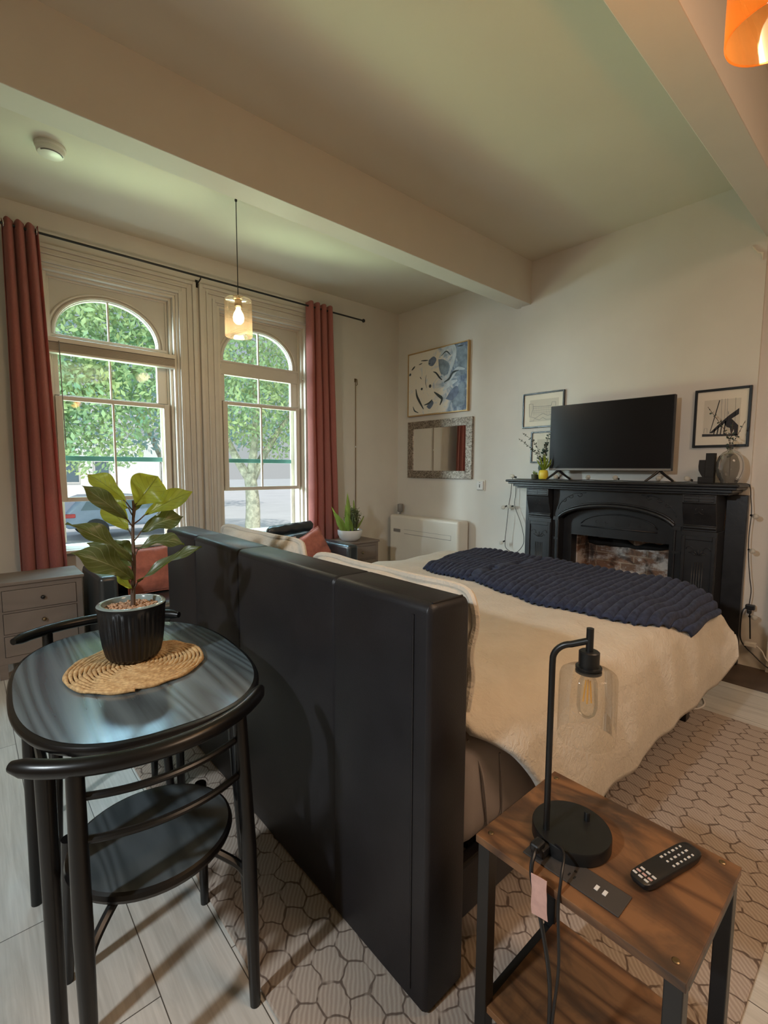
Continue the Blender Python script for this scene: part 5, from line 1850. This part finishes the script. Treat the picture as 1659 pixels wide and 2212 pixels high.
for k in range(170):
    a = rnd.uniform(0, 2 * PI)
    q = rnd.uniform(0.1, 1.0)
    p0 = Vector((BW[0] + 0.055 + 0.03 * math.cos(a), BW[1] + 0.01 + 0.03 * math.sin(a), 0.735))
    p1 = Vector((BW[0] + 0.05 + 0.095 * q * math.cos(a), BW[1] + 0.01 + 0.09 * q * math.sin(a), 0.76 + 0.20 * math.sqrt(1 - q * q * 0.8)))
    mid_ = (p0 + p1) / 2 + Vector((0, 0, 0.02))
    wv_ = (p1 - p0).cross(Vector((rnd.gauss(0, 1), rnd.gauss(0, 1), rnd.gauss(0, 1)))).normalized() * 0.005
    b.add([p0, mid_ - wv_, p1, mid_ + wv_], [(0, 1, 2, 3)])
    for j in range(3):
        c_ = p1 + Vector((rnd.gauss(0, 0.012), rnd.gauss(0, 0.012), rnd.gauss(0, 0.016)))
        e_ = Vector((rnd.gauss(0, 1), rnd.gauss(0, 1), rnd.gauss(0, 1))).normalized() * 0.014
        f_ = e_.orthogonal().normalized() * 0.004
        b.add([c_ - e_, c_ - f_, c_ + e_, c_ + f_], [(0, 1, 2, 3)])
M['fernleaf'] = simple('olive_fern', (0.12, 0.14, 0.055), 0.7, var=0.4, vscale=40)
o = b.build('fern_tuft', M['fernleaf'], sn, smooth=0)
o['kind'] = 'stuff'

# ================================================================== sofa under the windows
so = thing('sofa', 'black leather sofa under the windows behind the bed', 'sofa', (1.73, 4.0, 0))
MB().box(0.76, 2.70, 3.62, 4.24, 0.06, 0.27).build('base', M['sofaleather'], so, smooth=0, bevel=0.02)
MB().box(0.64, 2.82, 4.12, 4.28, 0.04, 0.66).build('back', M['sofaleather'], so, smooth=0.6, bevel=0.04, bseg=3)
for x0, x1 in ((0.632, 0.752), (2.715, 2.838)):
    MB().box(x0, x1, 3.60, 4.17, 0.04, 0.667).build('arm', M['sofaleather'], so, smooth=0.6, bevel=0.030, bseg=4)
for x0 in (0.765, 1.415, 2.062):
    MB().box(x0, x0 + 0.64, 3.59, 4.10, 0.272, 0.43).build('seat_cushion', M['sofaleather'], so, smooth=0.8, bevel=0.045, bseg=4)


def backcushion(x0, x1, zt):
    def fn(u, v):
        a, c = u * 2 * PI, v
        ca, sa = math.cos(a), math.sin(a)
        k = max(0.02, (1 - abs(2 * c - 1) ** 8)) ** 0.5
        y = 4.115 + 0.085 * math.copysign(abs(ca) ** 0.6, ca) * k
        z = 0.435 + (zt - 0.435) / 2 * (1 + math.copysign(abs(sa) ** 0.6, sa) * k)
        x = x0 + (x1 - x0) * c
        z += 0.018 * nz(x * 7, z * 5, 2) + 0.010 * math.sin(x * 17 + z * 3)
        y += 0.012 * nz(x * 8, z * 8, 5)
        return (x, y, z)
    return MB().grid(fn, 28, 34, closeu=True).build('back_cushion', M['sofaleather'], so, smooth=3.2)


backcushion(0.77, 1.40, 0.735)
backcushion(1.42, 2.05, 0.765)
backcushion(2.07, 2.70, 0.755)


def roll(x0, x1, z0, z1, y, r):
    def fn(u, v):
        a = u * 2 * PI
        k = r * (1 - abs(2 * v - 1) ** 14) ** 0.5 * (1 + 0.16 * nz(v * 9, math.cos(a) * 2, math.sin(a) * 2)) + 0.001
        return (x0 + (x1 - x0) * v, y + 0.85 * k * math.cos(a), z0 + (z1 - z0) * v + k * math.sin(a))
    return MB().grid(fn, 24, 40, closeu=True).build('head_roll', M['sofaleather'], so, smooth=3.2)


roll(2.20, 2.735, 0.772, 0.805, 4.255, 0.052)
for x in (0.69, 2.77):
    for y in (3.66, 4.12):
        MB().box(x - 0.025, x + 0.025, y - 0.025, y + 0.025, 0.0, 0.045).build('leg', M['blackpaint'], so, smooth=0)
cushion('throw_pillow', 'ribbed terracotta cushion standing at the left end of the sofa behind the fig', 'cushion', (1.045, 3.935, 0.612), 0.36, 0.36, 0.12, 0.12, -0.20, M['terracotta'], 'terracotta cushions on the sofa', ribs=95)
cushion('throw_pillow', 'ribbed terracotta cushion tilted on its corner at the right end of the sofa', 'cushion', (2.525, 3.93, 0.600), 0.36, 0.36, 0.12, -0.05, -0.20, M['terracotta'], 'terracotta cushions on the sofa', ribs=95, roll=-0.42)
cushion('throw_pillow', 'faded rose cushion beside the tilted terracotta cushion on the sofa', 'cushion', (2.195, 3.93, 0.600), 0.34, 0.32, 0.11, 0.10, -0.25, simple('faded_rose_fabric', (0.52, 0.30, 0.23), 0.9, var=0.1, vscale=30, bump=0.2, bscale=150), 'terracotta cushions on the sofa', roll=0.06)

# ================================================================== things on the mantel
SH = 1.3065
vg = thing('glass_vase', 'round smoky glass vase with eucalyptus stems on the right end of the mantel', 'vase', (3.958, 0.905, SH))
pr_ = [(0.052, 0.0), (0.054, 0.012), (0.062, 0.022), (0.080, 0.055), (0.090, 0.100), (0.088, 0.145), (0.074, 0.188), (0.050, 0.215), (0.026, 0.228), (0.020, 0.236), (0.022, 0.244)]
MB().lathe(pr_, (3.958, 0.905, SH + 0.0005), 48, 0.9, 0.9, cap1=False).build('body', M['vaseglass'], vg, smooth=0.9)


def eucalyptus(parent, pts, n, size, seed):
    rnd_ = random.Random(seed)
    path = smoothpath(pts, 8)
    b_ = MB().tube(path, 0.0016, 6)
    st_ = b_.build('stem', M['stalk'], parent)
    b_ = MB()
    for k in range(n):
        t_ = 0.22 + 0.78 * k / (n - 1)
        i = min(len(path) - 2, int(t_ * (len(path) - 1)))
        p = path[i]
        ax_ = (path[i + 1] - path[i]).normalized()
        for s_ in (-1, 1):
            d_ = (ax_.orthogonal() * s_)
            d_.rotate(Matrix.Rotation(k * 1.4 + rnd_.uniform(-0.4, 0.4), 3, ax_))
            d_ = (d_ + ax_ * 0.5).normalized()
            q = size * (1 - 0.45 * t_) * rnd_.uniform(0.8, 1.2)
            w_ = d_.cross(Vector((rnd_.gauss(0, 1), rnd_.gauss(0, 1), rnd_.gauss(0, 1)))).normalized() * q * 0.42
            c_ = p + d_ * q * 0.55
            b_.add([p, c_ - w_, p + d_ * q, c_ + w_], [(0, 1, 2, 3)])
    o_ = b_.build('leaves', M['fern'], st_, smooth=0)
    return st_


eucalyptus(vg, [(3.958, 0.905, SH + 0.05), (3.965, 0.915, SH + 0.25), (3.955, 0.945, SH + 0.36), (3.945, 1.055, SH + 0.535)], 14, 0.030, 1)
eucalyptus(vg, [(3.958, 0.905, SH + 0.06), (3.965, 0.905, SH + 0.26), (3.965, 0.880, SH + 0.32), (3.965, 0.838, SH + 0.425)], 9, 0.022, 2)
eucalyptus(vg, [(3.958, 0.905, SH + 0.06), (3.963, 0.912, SH + 0.26), (3.960, 0.910, SH + 0.34), (3.960, 0.905, SH + 0.43)], 9, 0.030, 3)

sc_ = thing('sculpture', 'matt black block sculpture beside the glass vase on the mantel', 'sculpture', (3.965, 1.035, SH))
M['matteblack'] = simple('matt_black', (0.010, 0.009, 0.009), 0.75, var=0.1)
sx0, sx1 = 3.935, 3.985
MB().box(sx0, sx1, 0.992, 1.087, SH, SH + 0.045).build('base', M['matteblack'], sc_, smooth=0, bevel=0.001)
MB().box(sx0, sx1, 0.992, 1.045, SH + 0.0455, SH + 0.212).build('upright', M['matteblack'], sc_, smooth=0, bevel=0.001)
hc = [(1.046, SH + 0.160)] + [(1.046 + 0.036 * math.sin(a), SH + 0.103 + 0.057 * math.cos(a)) for a in [PI * k / 16 for k in range(17)]]
hc = [(1.046, SH + 0.165), (1.084, SH + 0.165), (1.087, SH + 0.12), (1.084, SH + 0.090), (1.072, SH + 0.065), (1.060, SH + 0.0455), (1.046, SH + 0.0455)]
MB().prism(hc, 'x', sx0, sx1).build('curved_block', M['matteblack'], sc_, smooth=0)

pa = thing('pineapple_planter', 'small yellow pineapple shaped planter with spiky green leaves left of the television', 'planter', (3.912, 2.285, SH))
MB().lathe([(0.030, 0.0), (0.036, 0.004), (0.041, 0.030), (0.041, 0.060), (0.034, 0.084), (0.028, 0.088)], (3.912, 2.285, SH + 0.0005), 40, fn=lambda a_, z_: 1 + 0.035 * math.cos(a_ * 9 + z_ * 110) * math.cos(a_ * 9 - z_ * 110)).build('pot', M['yellow'], pa, smooth=1.2)
rnd = random.Random(5)
for k in range(16):
    a = k * 2.4
    q = 0.025 + 0.065 * (k % 4) / 3
    leaf((3.912 + 0.008 * math.cos(a), 2.285 + 0.008 * math.sin(a), SH + 0.085), (3.912 + q * math.cos(a), 2.285 + q * math.sin(a), SH + 0.235 - 0.075 * (k % 4) / 3), 0.0065, 0.8, 0.05, M['lime'], pa, shape='blade', wav=0, nu=8, nv=3)
vb = thing('bud_vase', 'dark bud vase with eucalyptus sprays behind the pineapple planter', 'vase', (3.985, 2.352, SH))
MB().lathe([(0.022, 0.0), (0.030, 0.010), (0.030, 0.030), (0.012, 0.055), (0.020, 0.075), (0.028, 0.105), (0.020, 0.14)], (3.985, 2.352, SH + 0.0005), 28, cap1=False).build('body', M['fern'], vb, smooth=0.9)
eucalyptus(vb, [(3.985, 2.352, SH + 0.08), (3.985, 2.38, SH + 0.20), (3.975, 2.46, SH + 0.29), (3.965, 2.585, SH + 0.385)], 17, 0.026, 6)
eucalyptus(vb, [(3.985, 2.352, SH + 0.08), (3.99, 2.37, SH + 0.22), (3.985, 2.43, SH + 0.34), (3.98, 2.555, SH + 0.435)], 15, 0.028, 7)
eucalyptus(vb, [(3.985, 2.352, SH + 0.08), (3.99, 2.335, SH + 0.22), (3.995, 2.315, SH + 0.32), (4.00, 2.290, SH + 0.42)], 16, 0.042, 8)
eucalyptus(vb, [(3.985, 2.352, SH + 0.08), (3.98, 2.325, SH + 0.20), (3.985, 2.310, SH + 0.28), (3.99, 2.325, SH + 0.34)], 11, 0.042, 9)
ct = thing('succulent', 'tiny spiky succulent in a dark pot at the left end of the mantel', 'succulent', (3.955, 2.398, SH))
MB().lathe([(0.022, 0.0), (0.028, 0.004), (0.030, 0.045), (0.026, 0.048)], (3.955, 2.398, SH + 0.0005), 24).build('pot', M['wick'], ct, smooth=0.6)
for k in range(12):
    a = k * 2.4
    q = 0.014 + 0.020 * (k % 3) / 2
    leaf((3.955 + 0.006 * math.cos(a), 2.398 + 0.006 * math.sin(a), SH + 0.045), (3.955 + q * math.cos(a), 2.398 + q * math.sin(a), SH + 0.085 - 0.012 * (k % 3)), 0.004, 0.8, 0.05, M['lime'], ct, shape='blade', wav=0, nu=6, nv=3)

# ------------------------------------------------------------------ string lights over the mantel
sl = thing('string_lights', 'string of small clear bulbs on black wire along the mantel, hanging at both ends', 'string lights', (3.88, 1.70, SH))
path = [(4.10, 2.690, 1.255), (4.095, 2.687, 1.143), (4.09, 2.689, 1.037), (4.09, 2.615, 0.873), (4.09, 2.575, 0.718), (4.09, 2.600, 0.632), (4.09, 2.673, 0.570), (4.09, 2.772, 0.599), (4.09, 2.791, 0.677), (4.09, 2.775, 0.859), (4.09, 2.759, 1.038), (4.09, 2.741, 1.141), (4.06, 2.705, 1.30), (3.99, 2.64, SH + 0.012), (3.90, 2.56, SH + 0.008),
        (3.865, 2.45, SH + 0.006), (3.86, 2.25, SH + 0.006), (3.855, 2.10, SH + 0.010), (3.86, 1.98, SH + 0.006), (3.855, 1.84, SH + 0.010), (3.865, 1.72, SH + 0.006), (3.855, 1.60, SH + 0.010), (3.865, 1.45, SH + 0.006), (3.855, 1.31, SH + 0.010), (3.88, 1.20, SH + 0.006), (3.87, 1.09, SH + 0.010),
        (3.845, 0.98, SH + 0.006), (3.845, 0.86, SH + 0.006), (3.90, 0.822, SH + 0.006), (4.05, 0.806, SH - 0.01), (4.075, 0.798, 1.20), (4.08, 0.790, 1.10), (4.08, 0.795, 0.95), (4.085, 0.790, 0.803), (4.085, 0.775, 0.66), (4.09, 0.762, 0.56), (4.095, 0.768, 0.46)]
MB().tube(smoothpath(path, 6), 0.0028, 6).build('wire', M['blackplastic'], sl)
for (x, y, z, dx, dy, dz) in ((3.90, 2.555, SH + 0.012, -0.2, 1, 0.3), (3.855, 2.10, SH + 0.014, -1, 0.3, 0.3), (3.855, 1.84, SH + 0.014, -1, -0.3, 0.3), (3.855, 1.60, SH + 0.014, -1, 0.3, 0.3), (3.855, 1.31, SH + 0.014, -1, -0.2, 0.3), (3.872, 1.10, SH + 0.014, -0.8, 0.6, 0.3),
                              (4.085, 2.775, 1.035, -0.3, 0.8, -0.4), (4.085, 2.70, 1.037, -0.3, 0.8, -0.2), (4.085, 2.791, 0.677, -0.4, 0.7, -0.5), (4.075, 0.792, 1.09, -0.6, -0.7, -0.1), (4.075, 0.790, 0.85, -0.7, -0.6, -0.1), (4.08, 0.760, 0.38, -0.6, -0.8, 0.1)):
    d_ = Vector((dx, dy, dz)).normalized()
    p = Vector((x, y, z))
    if z > SH:
        p.z += 0.006
    bu_ = MB().tube([p, p + d_ * 0.022], 0.0075, 10).build('lamp_holder', M['blackplastic'], sl)
    q = p + d_ * 0.042
    MB().tube([p + d_ * t_ for t_ in (0.020, 0.026, 0.034, 0.044, 0.054, 0.062, 0.066)], [0.007, 0.0125, 0.0175, 0.019, 0.0155, 0.009, 0.002], 14).build('bulb', M['fairybulb'], bu_)
pst = thing('power_strip', 'white plug on a white cord by the wall at the right foot of the fireplace', 'power strip', (4.10, 0.748, 0.15))
MB().box(4.085, 4.125, 0.712, 0.782, 0.160, 0.192).build('body', M['whiterubber'], pst, smooth=0, bevel=0.006)
MB().tube(smoothpath([(4.105, 0.714, 0.175), (4.10, 0.678, 0.145), (4.095, 0.635, 0.080), (4.08, 0.50, 0.02), (4.07, 0.2, 0.012)], 6), 0.005, 8).build('cord', M['whiterubber'], pst)
ex = thing('extension_cord', 'black extension cord with plug cluster hanging right of the fireplace', 'cord', (4.10, 0.77, 0.2))
MB().tube(smoothpath([(4.10, 0.770, 0.44), (4.085, 0.800, 0.41), (4.085, 0.806, 0.281), (4.095, 0.795, 0.184), (4.10, 0.731, 0.114), (4.09, 0.620, 0.035), (4.075, 0.45, 0.010), (4.07, 0.20, 0.010)], 6), 0.0045, 8).build('wire', M['blackplastic'], ex)
b = MB().box(4.080, 4.118, 0.735, 0.788, 0.425, 0.460).box(4.085, 4.112, 0.752, 0.778, 0.395, 0.425)
b.build('plug', M['blackplastic'], ex, smooth=0, bevel=0.006)
MB().tube(smoothpath([(4.10, 0.765, 0.43), (4.10, 0.757, 0.333), (4.105, 0.750, 0.215)], 6), 0.0045, 8).build('lead', M['blackplastic'], ex)
ucx = thing('charging_cable', 'thin white cable lying on the rug under the right side of the bed', 'cable', (2.7, 0.84, 0.0105))
MB().tube(smoothpath([(2.30, 0.95, 0.0155), (2.50, 0.86, 0.0155), (2.62, 0.835, 0.0155), (2.80, 0.90, 0.0155), (3.02, 0.90, 0.0155), (3.12, 0.80, 0.0155), (3.26, 0.79, 0.006), (3.40, 0.86, 0.006)], 6), 0.005, 8).build('wire', M['whiterubber'], ucx)
